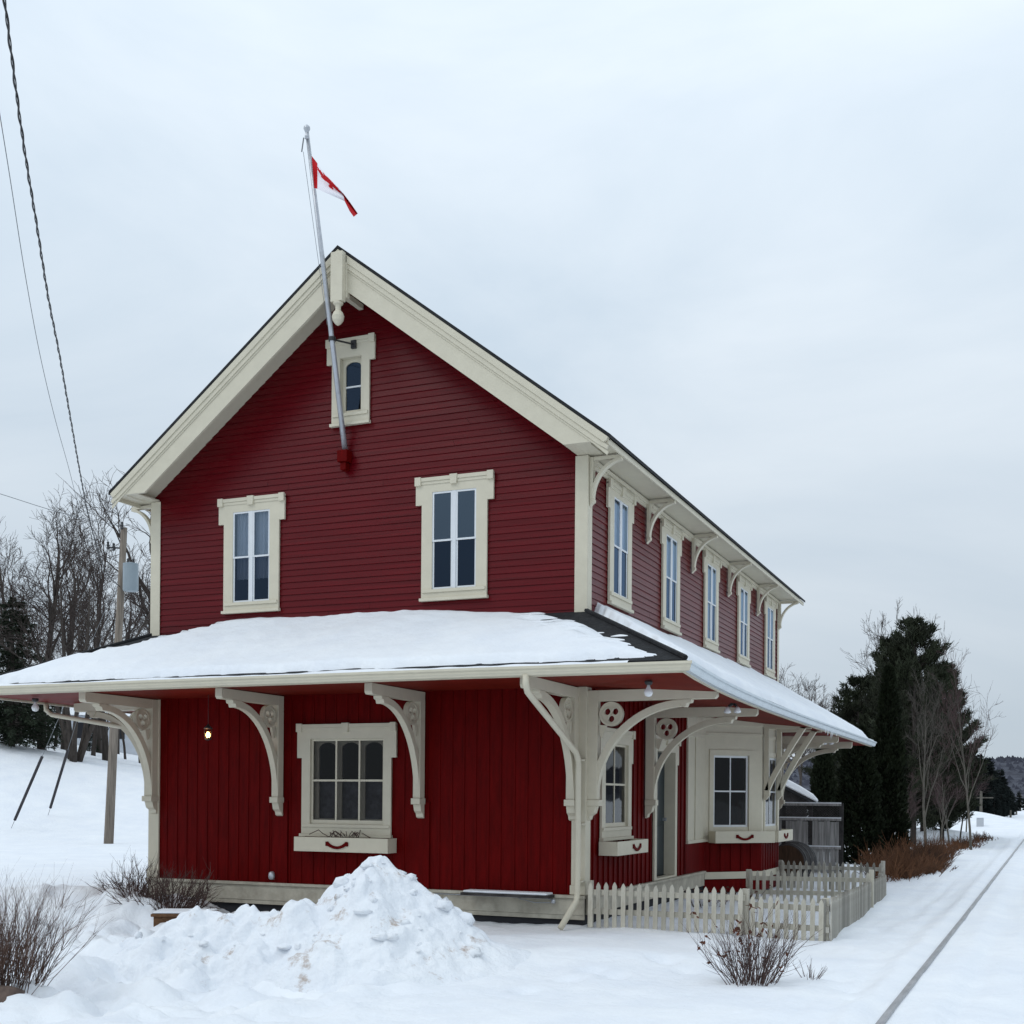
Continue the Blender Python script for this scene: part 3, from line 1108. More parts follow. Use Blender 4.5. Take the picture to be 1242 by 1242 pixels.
# diagonal bay brackets
def bay_bracket(y):
    fr = out_frame(.90, y, 1, 0)
    mb = MB(fr)
    mb.box(.03, .12, 1.55, 2.88, -.05, .05)
    mb.box(.12, .84, 2.76, 2.87, -.05, .05)
    pa, pb = [], []
    for k in range(11):
        t = k / 10
        a = .12 + .72 * t; z = 1.50 + 1.28 * t ** .86
        pa.append((a, z)); pb.append((a - .085, z + .06))
    mb.band(pa, pb, -.05, .05)
    mb.prism([(.03, 1.56), (.03, 1.36), (.08, 1.38), (.14, 1.46), (.14, 1.56)], -.055, .055)
    mb.prism([(.78, 2.75), (.93, 2.75), (.95, 2.82), (.93, 2.88), (.78, 2.88)], -.05, .05)
    mb.build('bay_bracket', 'cream', B, bevel=.005)


bay_bracket(7.80); bay_bracket(9.05)

# ---- downspouts
mb = MB()
mb.tube([(-.05, -2.045, 2.93), (-.05, -2.045, 2.82), (-.048, -1.99, 2.72), (-.03, -1.90, 2.66), (-.02, -.30, 2.02), (-.02, -.22, 1.94), (-.02, -.19, 1.86), (-.02, -.19, .05), (-.03, -.21, -.06), (-.12, -.58, -.40)],
        .043, 10)
for z in (1.9, 1.0, .2): mb.box(-.075, .035, -.15, -.036, z, z + .03)
mb.build('downspout', 'cream', B, smooth=True)
mb = MB()
mb.tube([(-W - 1.95, -.35, 2.90), (-W - 1.95, -.35, 2.80), (-W - 1.86, -.32, 2.72), (-W - .12, .26, 2.42), (-W - .07, .28, 2.30), (-W - .07, .28, -.3)], .04, 10)
mb.build('downspout', 'cream', B, smooth=True)

# wall cable with an outlet box
mb = MB()
mb.tube([(-5.22, -.012, 2.6), (-5.225, -.014, 1.6), (-5.22, -.016, .30), (-5.16, -.03, .20), (-5.16, -.03, .08)], .008, 6)
mb.build('wall_cable', 'redlow', B)
mb = MB(); mb.lathe((-5.19, -.05, .06), [(.03, 0), (.05, .02), (.055, .06), (.045, .11), (.02, .13)], 10); mb.build('outlet_cover', 'steel', B, smooth=True)
mb = MB()
mb.tube([(-2.3, -.095, -.045), (-.5, -.095, -.045), (-.42, -.11, -.06), (-.40, -.14, -.07)], .009, 6)
mb.tube([(-.95, -.098, -.06), (-.7, -.105, -.11), (-.45, -.12, -.10)], .007, 6)
mb.lathe((-.40, -.14, -.11), [(.02, 0), (.035, .01), (.035, .05), (.02, .07)], 8)
mb.build('water_pipe', 'steel', B, smooth=True)

# plank ledge along the wall
mb = MB(); mb.box(-1.75, -.40, -.36, -.09, -.025, .012)
led = mb.build('plank_ledge', 'wooddark', B)
mb = MB(); mb.box(-1.72, -.42, -.34, -.092, .0125, .045); mb.build('ledge_snow', 'snow', led, bevel=.015)


# ------------------------------------------------------------------ snow on the porch roof
def roof_snow():
    V = []; F = []

    def patch(P, nu, nv, hfun):
        base = len(V)
        keep = []
        for j in range(nv + 1):
            for i in range(nu + 1):
                p, h = P(i / nu, j / nv)
                hh = hfun(p, i / nu, j / nv) if h is None else h
                keep.append(hh > .002)
                V.append((p[0], p[1], p[2] + max(hh, -.02)))
        for j in range(nv):
            for i in range(nu):
                a = j * (nu + 1) + i
                q = (a, a + 1, a + nu + 2, a + nu + 1)
                if any(keep[k] for k in q): F.append(tuple(base + k for k in q))

    # front slope
    def Pf(u, v):
        x0 = -W - PD * (1 - v); x1 = PD * (1 - v)
        x = x0 + (x1 - x0) * u; y = -PD * (1 - v) - .001
        z = 3.065 + (ZWALL - 3.065) * v
        if x > -.0: z -= 0
        return (x, y, z), None

    def Hf(p, u, v):
        x, y, z = p
        st = mn.noise(Vector((x * .8, v * 26, 0))) * .6 + mn.noise(Vector((x * 2.2, v * 52, 4))) * .6 + mn.noise(Vector((x * 1.2, v * 4, 8))) * .3
        dr = (PD * (1 - v)) - x                       # distance from right hip along x
        need = .26 + .50 * v
        m = (dr - need + .85 * st * (.25 + .9 * v)) / .45
        dl = x - (-W - PD * (1 - v))
        needl = .14 + 1.0 * smooth(.30, .9, v)
        m = min(m, (dl - needl + .6 * st * smooth(.3, .7, v)) / .35)
        # lower edge: melted strip
        e = v * PD
        wob = .05 * mn.noise(Vector((x * 1.7, 0, 2))) + .03 * mn.noise(Vector((x * 6, 1, 2)))
        lo = .045 + .03 * smooth(-9, -2, x) + .05 * smooth(0.2, 1.6, x)
        m = min(m, (e - lo - wob) / .05)
        h = .135 + .035 * mn.noise(Vector((x * .8, v * 3, 6))) + .012 * mn.noise(Vector((x * 5, v * 10, 1)))
        h *= (.75 + .5 * v) * (1 - .75 * smooth(-3.0, -.9, x) * smooth(.55, 1, v))
        return h * max(-.15, min(1, m)) ** 1 if m < 1 else h

    patch(Pf, 420, 64, Hf)

    # snow lying in the front gutter edge
    def Pg(u, v):
        x = -W - PD - .05 + (W + 2 * PD - .65) * u
        y = -PD - .10 + v * .13
        return (x, y, 3.065 - .045 + .03 * v), None

    def Hg(p, u, v):
        a = mn.noise(Vector((p[0] * .6, 3, 1))) + .5 * mn.noise(Vector((p[0] * 3, 5, 1)))
        return (.032 + .03 * a) * math.sin(math.pi * min(1, max(0, v))) ** .5 - .004

    patch(Pg, 360, 6, Hg)

    # right slope
    def Pr(u, v):
        y0 = -PD * (1 - v); y1 = LEN + PD * (1 - v)
        y = y0 + (y1 - y0) * u
        x = PD * (1 - v) + .001
        ze = zE(-PD + (LEN + 2 * PD) * u) if True else 2.9
        return (x, y, ze + (ZWALL - ze) * v), None

    def Hr(p, u, v):
        x, y, z = p
        st = mn.noise(Vector((y * .8, v * 20, 10))) * .5 + mn.noise(Vector((y * 3, v * 30, 14))) * .4
        dn = y + PD * (1 - v)
        m = (dn - .22 - .10 * v + .14 * st) / .2
        df = LEN + PD * (1 - v) - y
        m = min(m, (df - .12 + .1 * st) / .35)
        e = v * PD * 1.12
        near = smooth(7.5, 2.0, y)
        lo = .05 + .13 * near + .04 * mn.noise(Vector((y * 1.4, 0, 21))) + .06 * max(0, mn.noise(Vector((y * .9, 3, 21))))
        m = min(m, (e - lo) / (.06 + .06 * (1 - near)))
        h = .16 + .04 * mn.noise(Vector((y * .7, v * 3, 16))) + .012 * mn.noise(Vector((y * 5, v * 10, 11)))
        h *= .7 + .55 * v + .25 * smooth(3, 9, y) * v
        return h * max(-.15, min(1, m)) if m < 1 else h

    patch(Pr, 420, 56, Hr)

    # snow in the right gutter
    def Pg2(u, v):
        y = -1.3 + (LEN + 3.0) * u
        return (PD - .02 + .115 * v, y, zE(y) - .04), None

    def Hg2(p, u, v):
        a = mn.noise(Vector((p[1] * .5, 13, 1))) + .5 * mn.noise(Vector((p[1] * 2.5, 15, 1)))
        return smooth(-.5, 4.5, p[1] + 3 * a) * (.028 + .035 * a + .02 * smooth(3, 8, p[1])) * math.sin(math.pi * min(1, max(0, v))) ** .5 - .004

    patch(Pg2, 300, 6, Hg2)

    # left slope (seen edge-on)
    def Pl(u, v):
        y0 = -PD * (1 - v); y1 = LEN + PD * (1 - v)
        y = y0 + (y1 - y0) * u
        return (-W - PD * (1 - v), y, 3.03 + (ZWALL - 3.03) * v), None

    def Hl(p, u, v):
        x, y, z = p
        dn = y + PD * (1 - v)
        m = min(1, (dn - .3) / .2, v * 10 - .3, (LEN + PD * (1 - v) - y) / .3)
        return .05 * m

    patch(Pl, 100, 20, Hl)
    me = bpy.data.meshes.new('roof_snow'); me.from_pydata(V, [], F); me.update()
    me.polygons.foreach_set('use_smooth', [True] * len(F))
    me.materials.append(MT['snowroof'])
    o = bpy.data.objects.new('roof_snow', me); COL.objects.link(o)
    tag(o, 'white snow blanket lying on the porch roof with black shingles showing at the hip', 'snow', kind='stuff')


roof_snow()

# icicles on the right gutter
for y, l in ((8.4, .10), (8.8, .16), (9.0, .09), (8.1, .07), (9.5, .06)):
    ic = MB(); ic.tube([(PD + .05, y, zE(y) - .14), (PD + .05, y, zE(y) - .14 - l * .5), (PD + .05, y, zE(y) - .14 - l)], [.012, .008, .002], 6)
    tag(ic.build_at('icicle', 'bulb', (PD + .05, y, zE(y) - .14)), 'small icicle hanging from the porch gutter beside the bay', 'icicle', 'icicles below the gutter beside the bay')


# ------------------------------------------------------------------ flower boxes
def flower_box(fr, a0, a1, z0, z1, c0, c1, label, handle_as, stems=0, loc=None):
    p = fr((a0 + a1) / 2, z0, (c0 + c1) / 2)
    e = empty('flower_box', p, label, 'flower box', 'flower boxes under the ground floor windows')
    mb = MB(fr)
    t = .02
    mb.prism  # tapered front
    mb.box(a0, a1, z0, z1, c1 - t, c1)
    mb.box(a0, a0 + t, z0, z1, c0, c1 - t)
    mb.box(a1 - t, a1, z0, z1, c0, c1 - t)
    mb.box(a0 + t, a1 - t, z0, z0 + t, c0, c1 - t)
    mb.box(a0 + t, a1 - t, z1 - .06, z1 - .045, c0, c1 - t)
    mb.box(a0 + t, a1 - t, z0 + t, z1 - .06, c0, c0 + .01)
    mb.build('box_body', 'cream', e, bevel=.004)
    for ca in handle_as:
        zc = z0 + (z1 - z0) * .55
        w = .17
        pa, pb = [], []
        for k in range(13):
            t_ = -1 + 2 * k / 12
            pa.append((ca + w * t_, zc - .055 + .055 * t_ * t_ - .020)); pb.append((ca + w * t_ * .97, zc - .055 + .075 * t_ * t_ + .022))
        h = MB(fr); h.band(pa, pb, c1 + .004, c1 + .022)
        for s in (-1, 1): h.box(ca + s * w - .028, ca + s * w + .028, zc - .03, zc + .035, c1 + .001, c1 + .018)
        h.build('handle_ornament', 'redlow', e, bevel=.004)
    if stems:
        rnd = random.Random(stems)
        m = MB(fr)
        for _ in range(stems):
            a = rnd.gauss((a0 + a1) / 2 + .05, .22 if stems > 12 else .1); c = (c0 + c1) / 2 + rnd.uniform(-.05, .05)
            pts = [(a, z1 - .05, c)]
            da, dc = rnd.uniform(-.05, .05), rnd.uniform(-.03, .05)
            for k in range(3):
                da += rnd.uniform(-.03, .03)
                pts.append((pts[-1][0] + da, pts[-1][1] + rnd.uniform(.03, .06), pts[-1][2] + dc))
            if rnd.random() < .3: pts.append((pts[-1][0] + da * 2, pts[-1][1] - .07, pts[-1][2] + .03))
            m.tube(pts, .006, 4)
        m.build('dry_stems', 'shrub', e)
    return e


flower_box(FRONT, -4.62, -2.98, .535, .755, .02, .30, 'cream flower box holding dry stems, on the front wall above the snow pile', [-3.85], 22)
flower_box(SIDE, .55, 2.05, .55, .755, .03, .32, 'cream flower box with red handle beside the corner downspout, under the narrow side window', [1.45])
fb_fr, fb_ln = bay_face(BP[0], BP[1])
e = flower_box(fb_fr, .06, fb_ln + .10, .54, .765, .06, .30, 'long cream flower box with red handle on the near face of the white bay', [.72])
fb_fr2, fb_ln2 = bay_face(BP[1], BP[2])
flower_box(fb_fr2, .16, fb_ln2 - .05, .54, .765, .06, .30, 'cream flower box on the track-facing side of the white bay', [.9])


# ------------------------------------------------------------------ porch lights
def porch_bulb(p, label, twin=False):
    e = empty('porch_light', p, label, 'light', 'bulbs under the porch ceiling')
    mb = MB(); mb.lathe(p, [(.05, .0), (.055, -.02), (.045, -.05), (.03, -.055)], 12)
    x, y, z = p
    if twin:
        for s in (-1, 1):
            mb.tube([(x, y, z - .05), (x + s * .06, y - .03, z - .09)], .02, 8)
    mb.build('socket', 'iron', e, smooth=True)
    b = MB()
    if twin:
        for s in (-1, 1):
            b.lathe((x + s * .075, y - .04, z - .10), [(.02, 0), (.035, -.02), (.055, -.07), (.05, -.09), (.01, -.10)], 12)
    else:
        b.lathe((x, y, z - .055), [(.02, .0), (.024, -.03), (.05, -.065), (.058, -.10), (.045, -.14), (.015, -.155)], 14)
    b.build('bulb', 'bulb', e, smooth=True)


def on_z(px, py, z):
    d = FW + R2 * (px - 621) / FPX - U2 * (py - PY) / FPX
    t = (z - CAM[2]) / d[2]
    return Vector(CAM + d * t)


def ceil_z(x, y): return 2.955 - .055 * max(0, min(1, max(x / PD, -y / PD)))


porch_bulb((1.25, -1.05, 2.905), 'round glass bulb in a black socket over the corner bracket at the station front')
porch_bulb((1.68, 1.85, 2.86), 'twin spotlight lamps in front of the second bracket on the track side', True)
porch_bulb((1.45, 12.3, 2.835), 'twin spotlight lamps near the far end of the track-side porch', True)
porch_bulb((-8.95, -1.2, 2.915), 'round glass bulb under the far left porch corner')

# lit lantern
p0 = Vector((-5.9, -.75, 2.93))
e = empty('hanging_lantern', p0, 'small lit lantern glowing amber, hanging under the porch left of the front brackets', 'lantern')
mb = MB(); mb.tube([p0, p0 + Vector((0, 0, -.48))], .0035, 6); mb.build('chain', 'iron', e)
q0 = p0 + Vector((0, 0, -.48))
mb = MB(); mb.lathe(q0, [(.01, .03), (.03, .0), (.065, -.03), (.065, -.05)], 12)
mb.lathe(q0, [(.05, -.19), (.05, -.21), (.02, -.225)], 12)
for k in range(4):
    t = R(45 + 90 * k)
    mb.tube([q0 + Vector((.055 * math.cos(t), .055 * math.sin(t), -.05)), q0 + Vector((.048 * math.cos(t), .048 * math.sin(t), -.19))], .005, 5)
mb.build('cage', 'iron', e, smooth=True)
mb = MB(); mb.lathe(q0, [(.012, -.09), (.03, -.12), (.034, -.15), (.02, -.18)], 12); mb.build('bulb', 'lit', e, smooth=True)
ld = bpy.data.lights.new('lantern_glow', 'POINT'); ld.energy = 2.2; ld.color = (1, .5, .2); ld.shadow_soft_size = .04
lo_ = bpy.data.objects.new('lantern_glow', ld); COL.objects.link(lo_); lo_.parent = e; lo_.location = (0, -.12, -.62)

# ------------------------------------------------------------------ flagpole and flag
fb0 = Vector((-3.90, -.03, 6.58)); ftop = Vector((-3.90, -1.20, 10.99))
fpe = empty('flagpole', fb0, 'slim grey metal flagpole leaning out from the gable wall', 'flagpole')
mb = MB(); mb.tube([fb0 + Vector((0, -.03, .02)), fb0.lerp(ftop, .5), ftop], [.042, .038, .027], 12); mb.build('pole', 'steel', fpe, smooth=True)
mb = MB()
mb.lathe(ftop, [(.012, -.12), (.03, -.11), (.03, -.06), (.015, -.04), (.03, -.01), (.048, .03), (.045, .06), (.02, .085)], 12)
mb.build('finial', 'steel', fpe, smooth=True)
mb = MB(); mb.box(-3.99, -3.81, -.17, -.012, 6.48, 6.66); mb.box(-3.95, -3.85, -.14, -.012, 6.36, 6.479)
mb.build('wall_socket', 'redlow', fpe, bevel=.012)
k = .375
pm = fb0.lerp(ftop, k)
mb = MB(); mb.tube([pm, Vector((-3.76, -.09, 8.27))], .014, 8); mb.box(-3.80, -3.72, -.10, -.056, 8.21, 8.33)
mb.lathe((pm.x, pm.y, pm.z - .03), [(.05, 0), (.055, .0), (.055, .06), (.05, .06)], 12)
mb.build('standoff_arm', 'iron', fpe)
mb = MB(); mb.tube([ftop + Vector((-.04, -.02, -.1)), ftop + Vector((-.065, -.03, -.30))], .010, 6); mb.tube([ftop + Vector((-.045, -.02, -.3)), fb0.lerp(ftop, .42) + Vector((-.045, -.02, 0))], .004, 4)
mb.build('halyard', 'cablegrey', fpe)

LEAF = [(0, .95), (.17, .62), (.30, .68), (.24, .25), (.42, .45), (.47, .33), (.66, .37), (.60, .14), (.72, .08), (.38, -.22), (.43, -.36), (.06, -.30), (.08, -.68),
        (-.08, -.68), (-.06, -.30), (-.43, -.36), (-.38, -.22), (-.72, .08), (-.60, .14), (-.66, .37), (-.47, .33), (-.42, .45), (-.24, .25), (-.30, .68), (-.17, .62)]


def inpoly(x, y, P):
    r = False
    for i in range(len(P)):
        x0, y0 = P[i]; x1, y1 = P[i - 1]
        if (y0 > y) != (y1 > y) and x < (x1 - x0) * (y - y0) / (y1 - y0) + x0: r = not r
    return r


def build_flag():
    D = 17.75
    top_ = [(378, 189), (385, 198), (392, 208), (401, 218), (410, 227), (416, 234), (425, 246), (434, 259)]
    bot_ = [(381, 228), (385, 229), (393, 233), (402, 237), (411, 241), (418, 244), (424, 256), (429, 263)]

    def cr(P, t):
        t = float(np.interp(t, [0, .25, .4, .5, .6, .75, .88, 1], range(8))); i = min(int(t), len(P) - 2); f = t - i
        return (P[i][0] + (P[i + 1][0] - P[i][0]) * f, P[i][1] + (P[i + 1][1] - P[i][1]) * f)

    nu, nv = 96, 44
    mb = MB()
    base = fb0.lerp(ftop, .93)
    V = []
    for i in range(nu + 1):
        u = i / nu
        for j in range(nv + 1):
            v = j / nv
            a = cr(top_, u); b = cr(bot_, u)
            # gather: most of the cloth bunches in folds toward the upper edge
            vv = v ** 1.8
            px = a[0] + (b[0] - a[0]) * vv; py = a[1] + (b[1] - a[1]) * vv
            dep = D + .045 * math.sin(v * 9.5 + u * 5) * min(1, u * 4) * (.5 + u * .5) - .25 * u + .05 * math.sin(u * 9)
            q = at(px, py, dep)
            V.append(q)
    F = []; Mi = []
    for i in range(nu):
        for j in range(nv):
            a = i * (nv + 1) + j
            F.append((a, a + 1, a + nv + 2, a + nv + 1))
            u = (i + .5) / nu; v = (j + .5) / nv
            red = u < .25 or u > .75
            if not red:
                lx = (u - .5) * 2 / .40; ly = (.46 - v) / .38
                red = inpoly(lx * .5, ly, LEAF)
            Mi.append(0 if red else 1)
    mb.add(V, F); mb.m = Mi
    loc = at(379, 208, D)
    o = mb.build_at('flag', ['flagred', 'flagwhite'], loc, smooth=True)
    tag(o, 'red and white maple leaf flag hanging half furled from the pole', 'flag')


build_flag()

# ------------------------------------------------------------------ picket fences
FENCES = 'white picket fences around the station garden'


def picket_fence(label, p0, p1, n, z_of, h_of, pw, mt, posts, rails=(.2, .78), thick=.02, seed=1, end_wide=False, side=1):
    rnd = random.Random(seed)
    p0 = Vector(p0); p1 = Vector(p1)
    d = (p1 - p0); ln = d.length; fr = Fr(p0, d)
    e = empty('picket_fence', (p0.x, p0.y, z_of(0)), label, 'fence', FENCES)
    hh = h_of(.5)
    mb = MB(); w = pw / 2
    mb.prism([(-w, 0), (w, 0), (w, hh - .06), (w * .55, hh - .025), (0, hh), (-w * .55, hh - .025), (-w, hh - .06)], 0, thick)
    # build one picket mesh in local (x along, y out, z up)
    me = bpy.data.meshes.new('picket')
    me.from_pydata([(a, -c, b) for a, b, c in mb.v], [], mb.f); me.update(); me.materials.append(MT[mt])
    org = Vector((p0.x, p0.y, z_of(0)))
    ang = math.atan2(d.y, d.x)
    for k in range(n):
        t = (k + .5) / n
        o = bpy.data.objects.new('picket', me); COL.objects.link(o); o.parent = e
        w_ = fr(t * ln + rnd.uniform(-.006, .006), 0, .02 * side)
        o.location = Vector((w_[0], w_[1], z_of(t) + rnd.uniform(-.012, .012))) - org
        o.rotation_euler = (0, rnd.uniform(-.018, .018), ang)
        o.scale = (1, 1, h_of(t) / hh)
    for r_ in rails:
        m = MB()
        for k in range(6):
            t0, t1 = k / 6, (k + 1) / 6
            za, zb = z_of(t0) + r_ * h_of(t0), z_of(t1) + r_ * h_of(t1)
            A = [fr(t0 * ln, za, c) for c in (-.03, .012)] + [fr(t1 * ln, zb, c) for c in (-.03, .012)]
            pts = A + [(x, y, z + .075) for x, y, z in A]
            m.add(pts, [(0, 2, 3, 1), (4, 5, 7, 6), (0, 4, 6, 2), (1, 3, 7, 5)] + ([(0, 1, 5, 4)] if k == 0 else []) + ([(2, 6, 7, 3)] if k == 5 else []))
        m.build('rail', mt, e)
    for t, pwid, hx in posts:
        m = MB(fr); a = t * ln
        m.box(a - pwid / 2, a + pwid / 2, z_of(t) - .15, z_of(t) + h_of(t) + hx, -.03 - pwid, -.031)
        m.build('post', mt, e, bevel=.006)
    return e


picket_fence('white picket fence section running from the corner downspout along the front', (.10, -.10, 0), (2.30, -.06, 0), 19, lambda t: -.42, lambda t: .63,
             .062, 'picket', [(0.01, .07, .02), (1.0, .09, -.02)], (.30, .72), seed=3)
picket_fence('short low picket fence section behind the bare bush, ending at the corner post', (2.36, -.05, 0), (3.34, .02, 0), 9, lambda t: -.46 - .02 * t, lambda t: .58,
             .062, 'picket', [(1.0, .09, .0)], (.25, .70), seed=4)
picket_fence('weathered picket fence running away beside the railway track', (3.38, .0, 0), (3.06, 9.2, 0), 74, lambda t: -.50 - .05 * t, lambda t: .61 - .17 * t, .064, 'picketold',
             [(0.004, .09, -.02), (.33, .09, -.03), (.66, .09, -.03), (1, .09, .02)], (.25, .70), seed=5)
picket_fence('inner picket fence crossing the garden from the bay to the track-side fence', (1.10, 5.6, 0), (3.22, 5.75, 0), 18, lambda t: -.50 + .02 * t, lambda t: .62, .055, 'picket', [(0, .08, 0), (1, .08, .03)],
             (.3, .70), seed=6)
picket_fence('farthest picket fence section in front of the grey board fence', (1.0, 9.1, 0), (3.02, 9.25, 0), 17, lambda t: -.45, lambda t: .58, .055, 'picketold', [(0, .08, 0), (1, .08, .03)],
             (.3, .70), seed=7)

# ------------------------------------------------------------------ board fence, shed, barrel
e = empty('board_fence', (1.0, 14.3, -.42), 'tall grey weathered board fence with a dark lattice top', 'fence')
fr = Fr((-.9, 13.95), (1, .07))
px_ = [(0, .95), (1.05, 2.0), (2.1, 3.3)]
for a0, a1 in ((0.0, 1.0), (1.08, 1.62), (1.72, 2.35)):
    rnd = random.Random(int(a0 * 10)); m = MB(fr); a = a0
    while a < a1 - .02:
        w = min(.14, a1 - a); c = rnd.uniform(0, .012)
        m.box(a + .004, a + w - .002, -.5, .86 + rnd.uniform(-.02, .01), c, c + .02); a += w
    m.build('board_panel', 'wood', e)
    m = MB(fr); s = .05
    x = a0 - .4
    while x < a1:
        for sg in (1, -1):
            xa, xb = (x, x + .33) if sg > 0 else (x + .33, x)
            za, zb = .93, 1.24
            # clip to the panel
            q = []
            for t in (0, 1):
                pass
            t0 = max(0, min(1, (a0 - xa) / (xb - xa))); t1 = max(0, min(1, (a1 - xa) / (xb - xa)))
            t0, t1 = min(t0, t1), max(t0, t1)
            if t1 - t0 > .05:
                A = (xa + (xb - xa) * t0, za + (zb - za) * t0); Bq = (xa + (xb - xa) * t1, za + (zb - za) * t1)
                c = .0 if sg > 0 else .009
                m.prism([(A[0] - .014, A[1]), (A[0] + .014, A[1]), (Bq[0] + .014, Bq[1]), (Bq[0] - .014, Bq[1])], c, c + .008)
        x += .065
    m.build('lattice', 'wooddark', e)
m = MB(fr)
for z in (.87, 1.23, .18): m.box(-.05, 2.40, z, z + .055, .013 if z > .5 else .034, .06)
m.build('rail', 'wood', e)
m = MB(fr)
for z in (.925, 1.285, .235): m.box(-.05, 2.40, z + .0005, z + .03, .016 if z > .5 else .036, .057)
m.build('rail_snow', 'snow', e)
for a in (-.06, 1.04, 1.67, 2.40):
    m = MB(fr); m.box(a - .045, a + .045, -.6, 1.30, -.09, .012); m.build('post', 'wooddark', e)

sp = at(958, 985, 39)
e = empty('garden_shed', (sp.x, sp.y, -.42), 'small dark shed with a thick snow covered roof behind the board fence', 'shed')
fr = Fr((sp.x, sp.y), (RT[0], RT[1]))
m = MB(fr); m.box(-2.0, .55, -.5, 1.35, -3, 0); m.prism([(-2.0, 1.351), (.55, 1.351), (-.7, 1.95)], -3, -.001); m.build('wall', 'wooddark', e)
m = MB(fr); m.prism([(-.75, 1.98), (.85, 1.19), (.85, 1.26), (-.75, 2.06)], -3.2, .25); m.prism([(-.75, 1.98), (-2.3, 1.2), (-2.3, 1.27), (-.75, 2.06)], -3.2, .25)
rfo = m.build('roof', 'shingle', e)
m = MB(fr); m.prism([(-.75, 2.063), (.83, 1.272), (.87, 1.36), (.70, 1.55), (.3, 1.80), (-.2, 2.06), (-.75, 2.28)], -3.15, .22)
m.prism([(-.75, 2.063), (-2.25, 1.272), (-2.28, 1.4), (-.75, 2.28)], -3.15, .22); m.build('roof_snow', 'snow', rfo, bevel=.06)

bp = at(962, 1050, 27.5)
e = empty('wooden_barrel', (bp.x, bp.y, -.42), 'old rusty brown barrel lying on its side between the bay and the board fence', 'barrel')
ax = Vector((-FW[0] + .55 * RT[0] * -1, -FW[1] + .55 * RT[1] * -1, 0)).normalized()
c0 = Vector((bp.x, bp.y, -.02))
m = MB(); pts, rr = [], []
for k in range(9):
    t = -1 + k / 4; pts.append(c0 + ax * (t * .5)); rr.append(.40 + .055 * (1 - t * t))
m.tube(pts, rr, 26); m.build('staves', 'wooddark', e, smooth=False)
m = MB(); m.tube([c0 + ax * .501, c0 + ax * .515], .385, 26); m.build('barrel_head', 'barrel', e)
m = MB()
for t in (-.75, -.35, .35, .8):
    m.tube([c0 + ax * (t * .5 - .02), c0 + ax * (t * .5 + .02)], .408 + .055 * (1 - t * t), 26)
m.build('hoop', 'iron', e)


# ------------------------------------------------------------------ snow pile
def snow_pile():
    c = at(440, 1100, 13.3)
    fr = Fr((c.x, c.y), (RT[0], RT[1]))
    V, F = [], []
    nx, ny = 250, 140
    prof = [(-2.75, .0), (-2.5, .12), (-2.1, .36), (-1.85, .50), (-1.55, .60), (-1.3, .60), (-1.05, .68), (-.8, .72), (-.55, .84), (-.38, .90), (-.2, 1.04), (-.05, 1.10), (.08, 1.19), (.18, 1.20), (.32, 1.15),
            (.48, 1.02), (.62, .90), (.78, .78), (.95, .63), (1.15, .44), (1.4, .24), (1.7, .10), (2.05, 0)]
    pa = [p[0] for p in prof]; ph = [p[1] for p in prof]
    for j in range(ny + 1):
        for i in range(nx + 1):
            a = -2.8 + 4.95 * i / nx; b = -1.7 + 2.9 * j / ny      # b: away from the camera
            H = float(np.interp(a, pa, ph))
            wd = .60 + .60 * H
            wf = 1.35 if b < 0 else .85
            g = max(0.0, 1 - (abs(b) / (wd * wf)) ** 1.35)
            h = H * g
            x, y, _ = fr(a, 0, -b)
            n1 = mn.turbulence(Vector((x * 2.2, y * 2.2, 4.4)), 3, False)
            v = mn.voronoi(Vector((x * 4.2, y * 4.2, h * 3.0)))[0]
            n2 = (.55 - v[0]) * .9
            v2 = mn.voronoi(Vector((x * 10, y * 10, h * 8.0)))[0]
            k = min(1, h * 3.0)
            h2 = h + k * ((.05 + .07 * min(1, h)) * n2 + .09 * (n1 - .5) + .032 * (.5 - v2[0])) - .02
            ed = min(i, nx - i, j, ny - j)
            z = ground_z(x, y) - .03 + h2 - (.25 if ed == 0 else .06 if ed == 1 else 0)
            V.append((x + k * .03 * mn.noise(Vector((x * 9, y * 9, 1))), y + k * .03 * mn.noise(Vector((x * 9, y * 9, 8))), z))
    for j in range(ny):
        for i in range(nx):
            q = j * (nx + 1) + i; F.append((q, q + 1, q + nx + 2, q + nx + 1))
    mb = MB(); mb.v = V; mb.f = F; mb.m = [0] * len(F)
    # loose chunks half sunk into the pile
    rnd = random.Random(11)
    for _ in range(520):
        i = rnd.randrange(nx); j = rnd.randrange(ny); q = j * (nx + 1) + i
        if V[q][2] < -.25 or rnd.random() > .25 + max(0, V[q][2]) * .9: continue
        r = .022 + .10 * rnd.random() ** 2.4
        ex, ey, ez = rnd.uniform(.7, 1.5), rnd.uniform(.7, 1.4), rnd.uniform(.4, .9)
        cx, cy, cz = V[q]; cz -= r * .15
        seed = rnd.random() * 50
        vs = []
        nl, nm = 4, 6
        for a in range(nl + 1):
            th = math.pi * a / nl
            for b in range(nm):
                p = 2 * math.pi * b / nm
                d = Vector((math.sin(th) * math.cos(p), math.sin(th) * math.sin(p), math.cos(th)))
                f = r * (1 + .9 * mn.noise(d * 1.4 + Vector((seed, 0, 0))))
                vs.append((cx + d.x * f * ex, cy + d.y * f * ey, cz + d.z * f * ez))
        fs = [(a * nm + b, a * nm + (b + 1) % nm, (a + 1) * nm + (b + 1) % nm, (a + 1) * nm + b) for a in range(nl) for b in range(nm)]
        mb.add(vs, fs, raw=True)
    o = mb.build_at('snow_pile', 'snowpile', (c.x, c.y, -.44), smooth=True)
    tag(o, 'tall lumpy pile of shovelled snow with brown dirt in front of the station wall', 'snow pile')


snow_pile()


